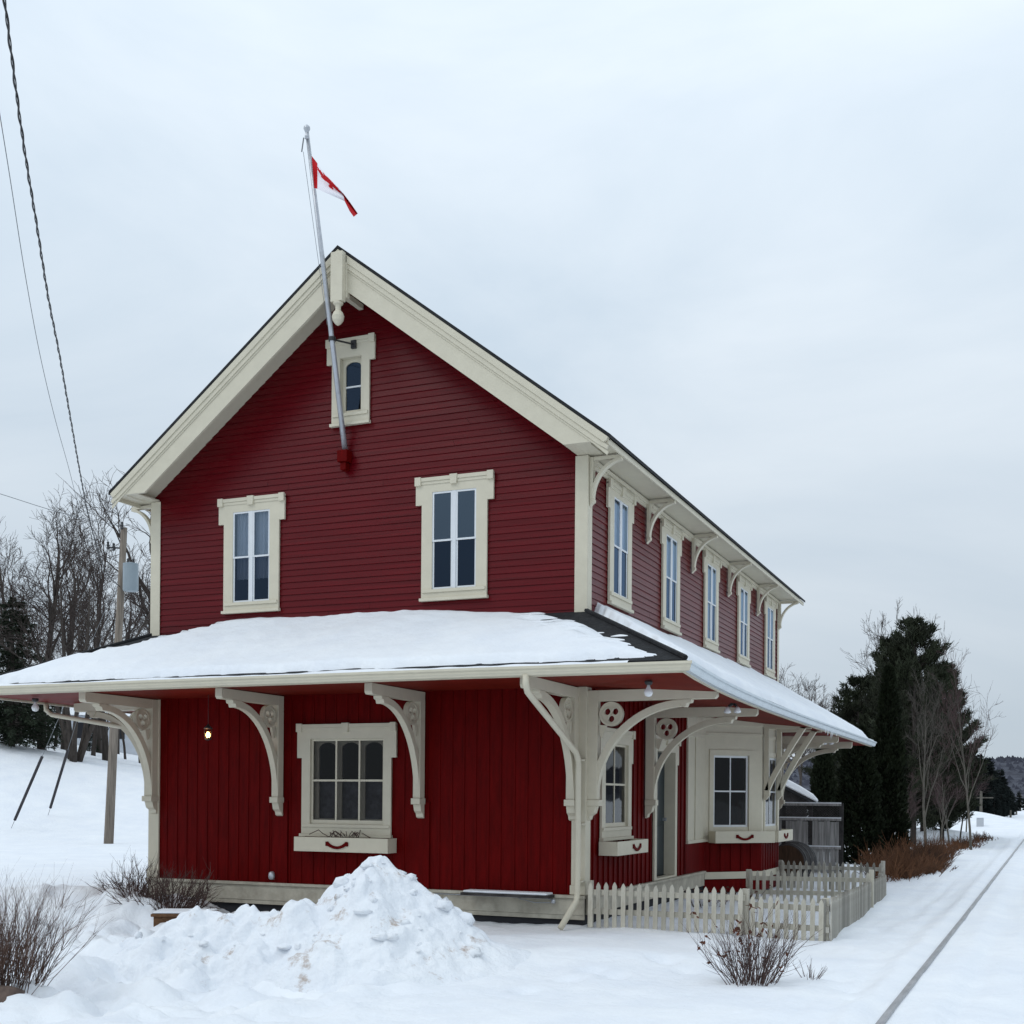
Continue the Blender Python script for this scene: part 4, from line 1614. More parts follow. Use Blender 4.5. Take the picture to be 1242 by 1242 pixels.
# ------------------------------------------------------------------ rail
def rail():
    xs = [(-14, 4.68), (-5.8, 4.747), (3, 4.85), (15, 4.97), (44, 5.27), (80, 5.75), (150, 6.9), (260, 9.5)]
    pts = []
    for y in list(np.arange(-14, 20, .5)) + list(np.arange(20, 260, 3)):
        x = float(np.interp(y, [p[0] for p in xs], [p[1] for p in xs])); pts.append((x, y))
    mb = MB()
    prof = [(-.065, -.12), (.065, -.12), (.065, -.10), (.012, -.085), (.012, -.02), (.034, -.01), (.036, .022), (.028, .032), (-.028, .032), (-.036, .022), (-.034, -.01), (-.012, -.02), (-.012, -.085), (-.065, -.10)]
    path_ = []
    for i, (x, y) in enumerate(pts):
        path_.append((x, y, -.395, .82, 0))
    sweep(mb, path_, prof)
    o = mb.build_at('railway_rail', 'rail', (4.75, 0, -.45))
    tag(o, 'single dark steel rail showing above the snow along the track', 'rail')


rail()


# ------------------------------------------------------------------ vegetation
def rvec(rnd):
    while True:
        v = Vector((rnd.uniform(-1, 1), rnd.uniform(-1, 1), rnd.uniform(-1, 1)))
        if .05 < v.length < 1: return v.normalized()


def bare_tree(seed, H=11, stems=1, r0=.17, spread=.8, dens=1.0, low=.3, minr=.009, limbs=9, lean=0.0, twl=1.0):
    rnd = random.Random(seed)
    T, Cn = MB(), MB()

    def grow(p, d, ln, r, lev, n):
        seg = 5 if lev == 0 else (5 if lev == 1 else (4 if lev == 2 else 3))
        pts = [p]; rad = [r]; dirs = [d]
        wob = (.10, .22, .30, .30, .3)[lev]
        for k in range(seg):
            d = (d + rvec(rnd) * wob + Vector((0, 0, (.05, .10, .10, .06, .0)[lev]))).normalized()
            p = p + d * (ln / seg)
            pts.append(p); dirs.append(d)
            rad.append(max(minr * .6, r * (1 - .78 * (k + 1) / seg)))
        (T if lev <= 1 else Cn).tube(pts, rad, (9, 6, 4, 3, 3)[lev], cap=lev == 0)
        if lev >= 4: return
        nch = (int(limbs), int(7 * dens), int(6 * dens), int(4 * dens))[lev]
        for c in range(nch):
            t = (low + (1 - low) * (c + rnd.random()) / nch) if lev == 0 else rnd.uniform(.22, 1.0)
            f = t * seg; i = min(int(f), seg - 1); q = pts[i].lerp(pts[i + 1], f - i)
            dd = dirs[i + 1]
            side = rvec(rnd); side = (side - dd * side.dot(dd))
            if side.length < .05: continue
            side.normalize()
            sp = spread * rnd.uniform(.55, 1.15)
            nd = (dd + side * sp).normalized()
            l2 = (H * .40 * (1 - .55 * t) * rnd.uniform(.7, 1.2), ln * rnd.uniform(.4, .65), ln * rnd.uniform(.4, .7), ln * rnd.uniform(.4, .7) * twl)[lev]
            r2 = max(minr, rad[i] * (.55, .5, .5, .6)[lev])
            grow(q, nd, l2, r2, lev + 1, n)

    for s in range(stems):
        a = 2 * math.pi * s / stems + rnd.random()
        d = Vector((math.cos(a) * .28, math.sin(a) * .28, 1)).normalized() if stems > 1 else Vector((lean, rnd.uniform(-.06, .06), 1)).normalized()
        grow(Vector((math.cos(a) * .08 * (stems > 1), math.sin(a) * .08 * (stems > 1), -.4)), d, H * rnd.uniform(.66, .8), r0 * (1 if stems == 1 else .7), 0, 0)
    return T, Cn


def tree_proto(name, T, Cn, tm, cm, cname='crown'):
    e = empty(name, (0, 0, 0))
    T.build('trunk', tm, e, smooth=True); Cn.build(cname, cm, e)
    return e


def conifer(seed, H=9, rad=1.9, n_whorl=26, dens=1.0, base=.05, pine=False, card=.16, cw=.05):
    rnd = random.Random(seed)
    T, Cn = MB(), MB()
    T.tube([(0, 0, -.4), (0, 0, H * .5), (0, 0, H * .97)], [.03 * H * .5, .016 * H * .5, .01], 7)
    for w in range(n_whorl):
        f = (w + rnd.random() * .8) / n_whorl
        z = H * (base + (1 - base) * f)
        prof = (1 - f) ** (.75 if not pine else .55) * min(1, (f + .10) / (.12 if not pine else .28))
        k = rnd.randint(4, 6) if not pine else rnd.randint(4, 6)
        for _ in range(k):
            a = rnd.random() * 2 * math.pi
            L = rad * prof * rnd.uniform(.6, 1.15) + .12
            up = -.15 + .55 * f if not pine else .1 + .55 * f
            d = Vector((math.cos(a), math.sin(a), up)).normalized()
            p = Vector((0, 0, z)); pts = [p]
            m = 5
            for q in range(m):
                d = (d + Vector((0, 0, (-.07 if not pine else .09))) + rvec(rnd) * .08).normalized()
                p = p + d * L / m; pts.append(p)
            T.tube(pts, [.02, .016, .013, .01, .007, .004], 3, cap=False)
            nn = int((16 + L * 46) * dens)
            for q in range(nn):
                t = rnd.uniform(.12, 1.0) if not pine else rnd.uniform(.3, 1) ** .6
                g = t * m; i = min(int(g), m - 1)
                c = pts[i].lerp(pts[i + 1], g - i) + rvec(rnd) * ((.05 + .13 * (1 - t * .6)) * min(1.3, L))
                if pine:
                    dd = (d * .5 + rvec(rnd) * .8 + Vector((0, 0, .55))).normalized()
                else:
                    dd = ((pts[i + 1] - pts[i]).normalized() + rvec(rnd) * .75 + Vector((0, 0, -.2))).normalized()
                s = card * rnd.uniform(.6, 1.3)
                wv = dd.cross(rvec(rnd))
                if wv.length < .05: continue
                wv = wv.normalized() * cw * rnd.uniform(.6, 1.2)
                Cn.add([c - wv * .5, c + wv * .5, c + dd * s + wv * .25, c + dd * s - wv * .25], [(0, 1, 2, 3)])
    return T, Cn


def cedar(seed, H=5.8, rad=.62, n=15000, power=.6):
    rnd = random.Random(seed)
    T, Cn = MB(), MB()
    T.tube([(0, 0, -.4), (0, 0, H * .6), (0, 0, H * .95)], [.12, .07, .015], 8)
    for _ in range(26):
        z = rnd.uniform(.05, .9) * H; a = rnd.random() * 6.28
        T.tube([(0, 0, z), (math.cos(a) * rad * .5, math.sin(a) * rad * .5, z + .5)], [.02, .006], 4, cap=False)
    for _ in range(n):
        f = rnd.random() ** .9
        z = H * f
        R0 = rad * max(.02, min(1, (1.02 - f))) ** power * min(1, .72 + f * 2.2)
        a = rnd.random() * 2 * math.pi
        lump = 1 + .34 * mn.noise(Vector((math.cos(a) * 1.8, math.sin(a) * 1.8, z * 1.9 + seed))) + .25 * mn.noise(Vector((math.cos(a) * 5, math.sin(a) * 5, z * 5 + seed)))
        r = R0 * lump * (rnd.uniform(.55, 1.0) ** .6)
        c = Vector((math.cos(a) * r, math.sin(a) * r, z))
        dd = (Vector((math.cos(a), math.sin(a), 1.5)) + rvec(rnd) * .7).normalized()
        s = rnd.uniform(.07, .17); wv = dd.cross(rvec(rnd))
        if wv.length < .05: continue
        wv = wv.normalized() * rnd.uniform(.03, .07)
        Cn.add([c - wv * .5, c + wv * .5, c + dd * s * .6 + wv * .6, c + dd * s, c + dd * s * .6 - wv * .6], [(0, 1, 2, 3, 4)])
    return T, Cn


def ground_at(px, D):
    p = at(px, PY, D)
    return Vector((p.x, p.y, ground_z(p.x, p.y)))


USED = {}


def plant_tree(proto, px, D, top_py, label, cat, group, rot, hproto, widen=1.0, rnd=random.Random(5)):
    g = ground_at(px, D)
    H = (CAM[2] - (top_py - PY) * D / FPX) - g.z
    first = not USED.get(proto.name)
    o = proto if first else copy_tree(proto)
    USED[proto.name] = True
    o.location = g
    s = H / hproto
    o.scale = (s * widen, s * widen, s)
    o.rotation_euler = (0, 0, rot)
    tag(o, label, cat, group)
    return o


bt = [bare_tree(21, 11, 1, .20, .85, .85, .35, limbs=9), bare_tree(33, 10, 5, .17, .7, .8, .35, limbs=5), bare_tree(47, 12, 1, .30, .95, .9, .3, limbs=8, lean=-.1),
      bare_tree(58, 10, 1, .11, .6, .72, .4, limbs=8), bare_tree(64, 9, 1, .13, .75, .8, .25, limbs=9)]
PR_ = [tree_proto('bare_tree', T_, C_, 'bark', 'twig') for T_, C_ in bt]
for o in PR_: USED[o.name] = False


def crown_top(tc):
    return max(v[2] for v in tc[1].v)


HT = [crown_top(b) for b in bt]
WG = 'bare trees on the snowy bank at the left'
L_ = plant_tree
L_(PR_[0], 50, 60, 598, 'tall bare tree at the far left whose rounded crown meets the thin wire', 'tree', WG, 1.0, HT[0])
L_(PR_[1], 90, 57, 655, 'bare tree with many stems forking low, rising just above the porch roof', 'tree', WG, .3, HT[1], 1.05)
L_(PR_[2], 182, 62, 540, 'large dark-limbed bare tree directly behind the left eave of the station', 'tree', WG, 2.4, HT[2], 1.0)
L_(PR_[3], 120, 74, 575, 'slender pale-twigged bare tree left of the utility pole top', 'tree', WG, .9, HT[3])
L_(PR_[4], 8, 66, 650, 'bare tree cut by the left edge of the picture above the dark spruce', 'tree', WG, 4.0, HT[4], 1.1)
fill = [(0, 22, 64, 625), (4, 128, 61, 650), (0, 78, 68, 640), (0, -30, 72, 640), (4, 28, 84, 720), (3, 66, 70, 720), (4, 112, 66, 740), (0, 140, 80, 690), (4, 172, 68, 720), (0, 205, 84, 600), (3, 20, 62, 760), (4, 76, 88, 740), (3, 98, 92, 720),
        (3, 128, 63, 800), (3, 40, 66, 800), (0, 230, 75, 640), (3, 152, 70, 780)]
rn = random.Random(77)
for i, px, D, ty in fill:
    L_(PR_[i], px, D, ty, 'bare grey tree in the crowded wood on the left bank, mingling with its neighbours', 'tree', 'bare trees of the crowded wood behind', rn.random() * 6.28, HT[i], rn.uniform(.85, 1.15))

# conifers on the left
cf = [conifer(5, 9, 2.1, 34, 1.5, .04), conifer(6, 8, 1.8, 30, 1.4, .06)]
PC = [tree_proto('spruce_tree', a, b, 'bark', 'spruce', 'foliage') for a, b in cf]
for o in PC: USED[o.name] = False
L_(PC[0], 14, 58, 728, 'dark spruce at the left edge of the picture among the bare trees', 'tree', 'dark spruces on the left bank', .4, 9, 1.6)
L_(PC[1], 58, 70, 800, 'dark spruce behind the many-stemmed bare tree at the left', 'tree', 'dark spruces on the left bank', 1.4, 8, 1.2)
L_(PC[0], 112, 74, 862, 'low dark spruce seen under the left porch corner beside the white house', 'tree', 'dark spruces on the left bank', 2.4, 9, 1.3)
L_(PC[1], -22, 64, 770, 'dark spruce mostly outside the left edge of the picture', 'tree', 'dark spruces on the left bank', 3.4, 8, 1.4)
L_(PC[1], 36, 76, 850, 'small dark spruce half hidden under the left porch edge', 'tree', 'dark spruces on the left bank', 5.0, 8, 1.5)

for px, D, ty, r_ in ((4, 92, 838, .2), (30, 96, 850, 1.2), (84, 94, 872, 2.1), (140, 98, 880, 3.3), (165, 95, 868, 4.2)):
    L_(PC[0], px, D, ty, 'dark spruce in the shaded wood seen under the left porch', 'tree', 'spruces in the shaded wood under the left porch', r_, 9, 1.9)

# white house behind the trees
hp = ground_at(118, 86)
e = empty('white_house', hp, 'pale house with a snowy roof glimpsed between trunks under the left porch', 'house')
fr = Fr((hp.x, hp.y), (RT[0] * .94 + FW[0] * .3, RT[1] * .94 + FW[1] * .3))
zb = hp.z
m = MB(fr); m.box(-2.6, 5.4, zb - .6, zb + 2.2, -5, 0); m.prism([(-2.6, zb + 2.201), (5.4, zb + 2.201), (5.4, zb + 2.3), (-2.6, zb + 2.3)], -5, 0); m.build('wall', 'housewhite', e)
m = MB(fr); m.add([(-2.9, zb + 2.3, .4), (5.7, zb + 2.3, .4), (5.7, zb + 3.6, -2.5), (-2.9, zb + 3.6, -2.5), (-2.9, zb + 2.3, -5.4), (5.7, zb + 2.3, -5.4)], [(0, 1, 2, 3), (3, 2, 5, 4), (0, 3, 4), (1, 5, 2)]); m.build('roof', 'snow', e)
for a in (-1.4, .9, 3.4):
    m = MB(fr); m.box(a, a + .9, zb + .7, zb + 1.8, .001, .03); m.build('window', 'foundation', e)

# ---- right hand trees
CE = [cedar(3, 5.8, .60), cedar(9, 4.6, .66, 13000, .45)]
PE_ = [tree_proto('cedar_tree', a, b, 'bark', 'cedar', 'foliage') for a, b in CE]
for o in PE_: USED[o.name] = False
CG = 'dark columnar cedars beside the station'
L_(PE_[0], 1077, 35.5, 806, 'tallest pointed dark cedar column just right of the porch roof end', 'tree', CG, .3, 5.85, 1.05)
L_(PE_[1], 1040, 34.5, 880, 'broad blackish cedar column directly behind the end of the porch roof', 'tree', CG, 1.2, 4.6, 1.3)
L_(PE_[1], 998, 42, 895, 'cedar column behind the shed and board fence, framed by the bracket arch', 'tree', CG, 2.5, 4.6, .95)

pn = [conifer(15, 9.5, 3.1, 38, 1.6, .06, True, .22, .045), conifer(17, 8, 2.7, 34, 1.9, .05, True, .22, .045)]
PP = [tree_proto('pine_tree', a, b, 'bark', 'pine', 'foliage') for a, b in pn]
for o in PP: USED[o.name] = False
L_(PP[0], 1108, 47, 750, 'big dark pine with an uneven crown, tallest evergreen right of the station', 'tree', 'pines right of the station', .8, 9.6, 1.0)
L_(PP[1], 1040, 50, 822, 'smaller pine peeking out left of the tall cedar above the porch roof end', 'tree', 'pines right of the station', 2.2, 8.1, 1.1)
L_(PP[1], 1143, 52, 805, 'pine on the right flank of the big pine, behind the thin bare trees', 'tree', 'pines right of the station', 4.2, 8.1, .95)
L_(PP[1], 1082, 54, 775, 'pine crown between the tall cedar and the big pine', 'tree', 'pines right of the station', 5.5, 8.1, 1.0)
L_(PP[1], 1120, 58, 840, 'low dark pine closing the gap under the big pine', 'tree', 'pines right of the station', .3, 8.1, 1.6)

pb = [bare_tree(81, 8, 1, .10, .75, .8, .3, limbs=11, minr=.008), bare_tree(92, 9, 1, .08, .45, .8, .3, limbs=12, minr=.007), bare_tree(95, 10, 1, .12, .55, .9, .3, limbs=10)]
PB = [tree_proto('poplar_tree', pb[0][0], pb[0][1], 'barkpale', 'twigpale'), tree_proto('birch_sapling', pb[1][0], pb[1][1], 'barkpale', 'twigpurple'), tree_proto('bare_tree', pb[2][0], pb[2][1], 'bark', 'twig')]
for o in PB: USED[o.name] = False
HB = [crown_top(b) for b in pb]
L_(PB[0], 1124, 40, 800, 'bare tree with a pale grey trunk standing in front of the big pine', 'tree', None, .5, HB[0], .7)
L_(PB[1], 1179, 44, 770, 'thin bare tree with upright twigs, rightmost of the trees beside the track', 'tree', None, 1.5, HB[1], .75)
L_(PB[2], 1078, 58, 722, 'bare tree whose twigs show above and left of the big pine', 'tree', None, 2.0, HB[2], .8)
L_(PB[2], 1132, 62, 738, 'bare tree whose fine twigs show just behind the top of the big pine', 'tree', None, 4.0, HB[2], .6)
SG = 'bare saplings along the edge of the track'
for px, D, ty, rot in ((1142, 41, 905, .4), (1153, 46, 890, 2.2), (1104, 39, 930, 3.1), (1164, 52, 900, 5.0), (1148, 60, 880, 1.0), (1172, 66, 905, .2)):
    L_(PB[1], px, D, ty, 'thin bare sapling in the thicket between the pines and the track', 'sapling', SG, rot, HB[1], 1.1)
# tree tops behind the porch roof
for k, (px, D, ty, rot) in enumerate(((968, 75, 812, .3), (992, 82, 826, 1.9), (948, 80, 800, 3.3), (1015, 86, 838, 4.4))):
    L_(PB[2], px, D, ty, 'bare tree showing only its top above the snowy end of the porch roof', 'tree', 'bare tree tops beyond the porch roof end', rot, HB[2], 1.0)

# far conifers by the track
fc = conifer(31, 9, 2.6, 20, .55, .02, False, .55, .22)
PF = tree_proto('far_conifer', fc[0], fc[1], 'bark', 'farcon', 'foliage'); USED[PF.name] = False
rn = random.Random(9)
for px, D, ty in ((1163, 120, 925), (1172, 125, 906), (1180, 130, 912), (1186, 126, 916), (1191, 135, 910), (1197, 132, 915), (1203, 140, 925), (1208, 136, 932), (1213, 142, 928), (1219, 150, 940), (1224, 155, 952),
                  (1194, 118, 940), (1206, 122, 950), (1176, 116, 935), (1183, 112, 945), (1214, 128, 958), (1154, 124, 915), (1146, 126, 920), (1229, 190, 958), (1236, 210, 955), (1244, 230, 958), (1251, 220, 960), (1222, 180, 948), (1216, 165, 938)):
    L_(PF, px, D, ty, 'dark distant conifer in the cluster beyond the snowy mound', 'tree', 'distant conifers beyond the snowy mound', rn.random() * 6, 9.05, rn.uniform(.9, 1.2))


# ------------------------------------------------------------------ far hills
def hills():
    V, F = [], []
    nx, ny = 260, 10
    for j in range(ny + 1):
        D = 650 + j * 60
        for i in range(nx + 1):
            L = -700 + i * 1500 / nx
            p = CAM + FW * D + RT * L * (D / 800)
            ridge = 33 + 7 * mn.noise(Vector((L * .006, 3, 1))) + 3 * mn.noise(Vector((L * .02, 5, 1)))
            f = smooth(0, 5, j) if j <= 5 else 1 - .03 * (j - 5)
            z = -1 + ridge * f + 1.6 * mn.noise(Vector((L * .3, j * 3.0, 2))) * f
            V.append((p[0], p[1], z))
    for j in range(ny):
        for i in range(nx):
            q = j * (nx + 1) + i; F.append((q, q + 1, q + nx + 2, q + nx + 1))
    me = bpy.data.meshes.new('hills'); me.from_pydata(V, [], F); me.update()
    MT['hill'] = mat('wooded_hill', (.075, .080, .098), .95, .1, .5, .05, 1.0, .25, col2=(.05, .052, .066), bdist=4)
    me.materials.append(MT['hill'])
    o = bpy.data.objects.new('hills', me); COL.objects.link(o); o['kind'] = 'structure'
    # ridge line trees as one far mass
    mb = MB(); rnd = random.Random(4)
    for _ in range(7000):
        L = rnd.uniform(-700, 790); j = rnd.uniform(1.2, 5.6); D = 650 + j * 60
        p = CAM + FW * D + RT * L * (D / 800)
        ridge = 33 + 7 * mn.noise(Vector((L * .006, 3, 1))) + 3 * mn.noise(Vector((L * .02, 5, 1)))
        z = -1 + ridge * (smooth(0, 5, j) if j <= 5 else .98)
        h = rnd.uniform(1.2, 3.0); w = rnd.uniform(2.0, 4.0)
        b = len(mb.v)
        mb.add([(p[0] + w, p[1], z - 1), (p[0] - w * .5, p[1] + w * .87, z - 1), (p[0] - w * .5, p[1] - w * .87, z - 1), (p[0] + rnd.uniform(-.5, .5), p[1], z + h)], [(0, 1, 3), (1, 2, 3), (2, 0, 3)])
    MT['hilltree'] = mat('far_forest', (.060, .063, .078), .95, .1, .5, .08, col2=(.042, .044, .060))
    o = mb.build_at('far_forest', 'hilltree', (0, 700, 0))
    tag(o, 'far wooded hillside of mixed bare and evergreen trees', 'forest', kind='stuff')


hills()


# ------------------------------------------------------------------ shrubs
def bush(seed, n, H, spread, r, forks=3, curve=.0, leaves=0, rbase=.12, leanx=0.0, frize=.12):
    rnd = random.Random(seed)
    St, Lf = MB(), MB()
    for _ in range(n):
        a = rnd.random() * 2 * math.pi; q = rnd.random() ** .6
        b = Vector((math.cos(a) * rbase * q, math.sin(a) * rbase * q, -.08))
        d = Vector((math.cos(a) * spread * q + leanx, math.sin(a) * spread * q, 1)).normalized()
        L = H * rnd.uniform(.6, 1.08)
        pts = [b]; rad = [r * rnd.uniform(.7, 1.3)]
        m = 6
        for k in range(m):
            d = (d + rvec(rnd) * frize + Vector((0, 0, curve))).normalized()
            pts.append(pts[-1] + d * L / m); rad.append(rad[0] * (1 - .75 * (k + 1) / m))
        St.tube(pts, rad, 4, cap=False)
        for _f in range(forks):
            i = rnd.randint(2, m - 1); d2 = (pts[i + 1] - pts[i]).normalized()
            d2 = (d2 + rvec(rnd) * .55).normalized()
            l2 = L * rnd.uniform(.15, .38); p2 = [pts[i]]
            for k in range(3):
                d2 = (d2 + rvec(rnd) * frize + Vector((0, 0, .06))).normalized(); p2.append(p2[-1] + d2 * l2 / 3)
            St.tube(p2, [rad[i] * .7, rad[i] * .5, rad[i] * .4, rad[i] * .25], 3, cap=False)
            if leaves and rnd.random() < leaves:
                c = p2[-1]
                for _l in range(rnd.randint(1, 3)):
                    u = rvec(rnd) * .03; w = rvec(rnd) * .018; cc = c + rvec(rnd) * .03
                    Lf.add([cc - u, cc + w, cc + u, cc - w], [(0, 1, 2, 3)])
    return St, Lf


def put_bush(bt_, loc, label, mt, cat='bush', group=None):
    e = empty('bare_bush', (0, 0, 0), label, cat, group)
    bt_[0].build('stems', mt, e)
    if bt_[1].f: bt_[1].build('dry_leaves', 'leafdry', e)
    e.location = loc
    return e


def gp(px, D):
    return ground_at(px, D)


put_bush(bush(1, 190, 1.16, .52, .0050, 8, .02, 0, .26, frize=.18), gp(2, 11.0), 'dense reddish bare willow bush at the lower left edge of the picture', 'shrubpale')
put_bush(bush(2, 95, .80, .74, .0042, 9, .01, .035, .17, frize=.2), gp(915, 12.1), 'bare bush with a few dry leaves in the snow in front of the picket fence', 'shrub')
put_bush(bush(3, 150, .80, 1.0, .009, 7, -.03, 0, .5, frize=.28), gp(203, 18.6), 'dark tangled low bush at the left foot of the station wall', 'shrub')
put_bush(bush(31, 40, .75, .9, .008, 6, -.0, 0, .25, frize=.28), gp(158, 18.9), 'sparse dark bush left of the cream corner post in the snow', 'shrub')
put_bush(bush(4, 16, .28, .9, .004, 3, .0, .1, .05), gp(984, 12.4), 'small tuft of thin twigs poking from the snow right of the bare bush', 'shrub')
put_bush(bush(5, 26, .45, .8, .006, 4, .0, .3, .2), (1.15, 5.1, -.45), 'small brown bush behind the picket fence beside the bay', 'shrub')
put_bush(bush(6, 22, .42, .8, .006, 4, .0, .5, .2), (.85, 3.6, -.45), 'low brown dry plant behind the picket fence at the door', 'shrub')
# long lone shoots of the right bush
b = bush(12, 9, .95, .95, .0045, 7, .03, .15, .06, leanx=-.35); put_bush(b, gp(897, 11.9), 'few long leaning shoots at the left foot of the bare bush', 'shrub')


def dry_brush():
    rnd = random.Random(8); mb = MB()
    spots = []
    for c in range(46):
        t = rnd.random()
        if c < 32: px0, D0, h0 = 1062 + 82 * t, 26.5 + 7 * rnd.random() + 4 * t, rnd.uniform(.45, 1.0)
        else: px0, D0, h0 = 1128 + 76 * t, 37 + 15 * t + 4 * rnd.random(), rnd.uniform(.3, .85) * (1 - .4 * t)
        for k in range(rnd.randint(45, 100)):
            spots.append((px0 + rnd.gauss(0, 7), D0 + rnd.gauss(0, .5), h0 * rnd.uniform(.5, 1.1)))
    for px, D, h in spots:
        p = at(px, PY, D)
        z = ground_base(p.x, p.y) - .05
        hh = h * rnd.uniform(.5, 1.15)
        d = Vector((rnd.gauss(0, .5), rnd.gauss(0, .5), 1)).normalized()
        a = Vector((p.x, p.y, z)); b = a + d * hh * .6; c = b + (d + rvec(rnd) * .4).normalized() * hh * .4
        mb.tube([a, b, c], [.009, .007, .003], 3, cap=False)
        for _ in range(3):
            c2 = a.lerp(b, rnd.uniform(.4, 1)); mb.tube([c2, c2 + (d + rvec(rnd) * .7).normalized() * hh * .35], [.007, .004], 3, cap=False)
    o = mb.build_at('dry_brush', 'rust', at(1100, PY, 30))
    tag(o, 'rust brown dry brush along the track below the cedars', 'brush', kind='stuff')


dry_brush()

# rock at the lower left, wooden step
rp_ = gp(6, 10.6)
mb = MB(); vs = []; nl, nm = 9, 14
for a in range(nl + 1):
    th = math.pi * a / nl
    for b in range(nm):
        p = 2 * math.pi * b / nm
        d = Vector((math.sin(th) * math.cos(p), math.sin(th) * math.sin(p), math.cos(th)))
        f = 1 + .35 * mn.noise(d * 1.7)
        vs.append((rp_.x + d.x * .20 * f, rp_.y + d.y * .16 * f, rp_.z + .03 + d.z * .11 * f))
mb.add(vs, [(a * nm + b, a * nm + (b + 1) % nm, (a + 1) * nm + (b + 1) % nm, (a + 1) * nm + b) for a in range(nl) for b in range(nm)])
tag(mb.build_at('rock', 'rock', rp_, smooth=True), 'brown rock half buried in snow below the left willow bush', 'rock')

wp = gp(212, 17.0); wp.z = -.43
fr = Fr((wp.x, wp.y), (1, .5))
e = empty('wooden_step', wp, 'brown wooden step half buried in snow left of the snow pile', 'step')
m = MB(fr); m.box(-.28, .5, wp.z - .1, wp.z + .12, -.5, 0); m.build('riser', 'plank', e, bevel=.008)
m = MB(fr); m.box(-.31, .53, wp.z + .1205, wp.z + .16, -.52, .04); m.build('tread', 'plank', e, bevel=.006)
m = MB(fr); m.box(-.29, .51, wp.z + .161, wp.z + .19, -.50, .015); m.build('step_snow', 'snow', e, bevel=.02)

# ------------------------------------------------------------------ utility pole, cables
pb_ = at(131, 1028, 44); pt_ = at(150.5, 640, 44)
pb_.z = ground_z(pb_.x, pb_.y)
e = empty('utility_pole', pb_, 'tall wooden utility pole with a grey transformer left of the station', 'utility pole')
m = MB(); m.tube([pb_ - Vector((0, 0, .5)), pb_.lerp(pt_, .5), pt_], [.175, .145, .115], 14); m.build('pole_shaft', 'pole', e, smooth=True)
tc = at(158.5, 700, 43.6)
m = MB(); m.lathe((tc.x, tc.y, tc.z), [(.10, .52), (.27, .48), (.27, -.44), (.25, -.50), (.05, -.52)], 18)
tr_ = m.build('transformer', 'trafo', e, smooth=False)
m = MB()
for s in (-.1, .1): m.lathe((tc.x + RT[0] * s, tc.y + RT[1] * s, tc.z + .50), [(.035, 0), (.05, .05), (.03, .08), (.05, .12), (.02, .17)], 8)
m.build('bushing', 'iron', tr_)
m = MB()
m.tube([at(150, 665, 44), at(130, 664, 43.8)], .03, 6); m.tube([at(149, 690, 44), at(163, 690, 43.7)], .035, 6)
m.tube([at(149, 712, 44), at(163, 712, 43.7)], .035, 6)
m.build('bracket_arm', 'iron', e)
for q in ((131, 662), (138, 664), (148, 638)):
    c = at(q[0], q[1], 43.8); m = MB(); m.lathe((c.x, c.y, c.z - .12), [(.03, 0), (.06, .04), (.035, .09), (.06, .14), (.035, .19), (.05, .24), (.02, .28)], 8); m.build('insulator', 'iron', e)


def cable(pix, d0, d1, name, mt, r, label, twist=False, group=None, extend=True):
    """pix: points on the photo; depth runs from d0 to d1 so that the span is a real sagging line in space"""
    n = len(pix)
    # 1/d linear along the screen length
    ls = [0]
    for i in range(1, n): ls.append(ls[-1] + math.hypot(pix[i][0] - pix[i - 1][0], pix[i][1] - pix[i - 1][1]))
    P = []
    for i, (x, y) in enumerate(pix):
        t = ls[i] / ls[-1]; dd = 1 / ((1 - t) / d0 + t / d1); P.append(at(x, y, dd))
    if extend:
        P.insert(0, P[0] + (P[0] - P[1]) * 1.0)
    # resample smoothly (Catmull-Rom)
    Q = []
    for i in range(len(P) - 1):
        a = P[max(i - 1, 0)]; b = P[i]; c = P[i + 1]; d = P[min(i + 2, len(P) - 1)]
        k = max(4, int((c - b).length / .05)) if twist else 8
        for j in range(k):
            t = j / k
            Q.append(.5 * ((2 * b) + (c - a) * t + (2 * a - 5 * b + 4 * c - d) * t * t + (3 * b - a - 3 * c + d) * t ** 3))
    Q.append(P[-1])
    mb = MB()
    if twist:
        s = 0
        A, Bq, Cq = [], [], []
        for i, q in enumerate(Q):
            if i: s += (Q[i] - Q[i - 1]).length
            d = (Q[min(i + 1, len(Q) - 1)] - Q[max(i - 1, 0)]).normalized()
            u = d.cross(Vector((0, 0, 1))).normalized(); w = d.cross(u)
            ph = s * 2 * math.pi / .75
            A.append(q + (u * math.cos(ph) + w * math.sin(ph)) * r * .9)
            Bq.append(q - (u * math.cos(ph) + w * math.sin(ph)) * r * .9)
        mb.tube(A, r, 5, cap=False); mb.tube(Bq, r * .6, 5, cap=False)
    else:
        mb.tube(Q, r, 5, cap=False)
    o = mb.build_at(name, mt, P[-1]); tag(o, label, 'cable', group)


cable([(5.3, 0), (21, 122), (32, 197), (45, 276), (58.5, 361), (72, 430), (85, 505), (98, 579), (107, 625), (114, 651), (122, 678), (133, 700), (146, 712)], 13.5, 44, 'overhead_cable', 'cable', .013,
      'thick black twisted cable sweeping down from the top left to the utility pole', True)
cable([(-2, 128), (12, 215), (30, 330), (48, 428), (66, 505), (84, 570), (98, 625), (112, 668), (140, 720)], 15, 44, 'overhead_wire', 'cablegrey', .006, 'thin grey wire running just left of the thick twisted cable')
cable([(-40, 588), (0, 599), (60, 618), (110, 631), (148, 638)], 40, 44, 'overhead_wire', 'cablegrey', .011, 'thin wire crossing the treetops from the left edge to the pole top')


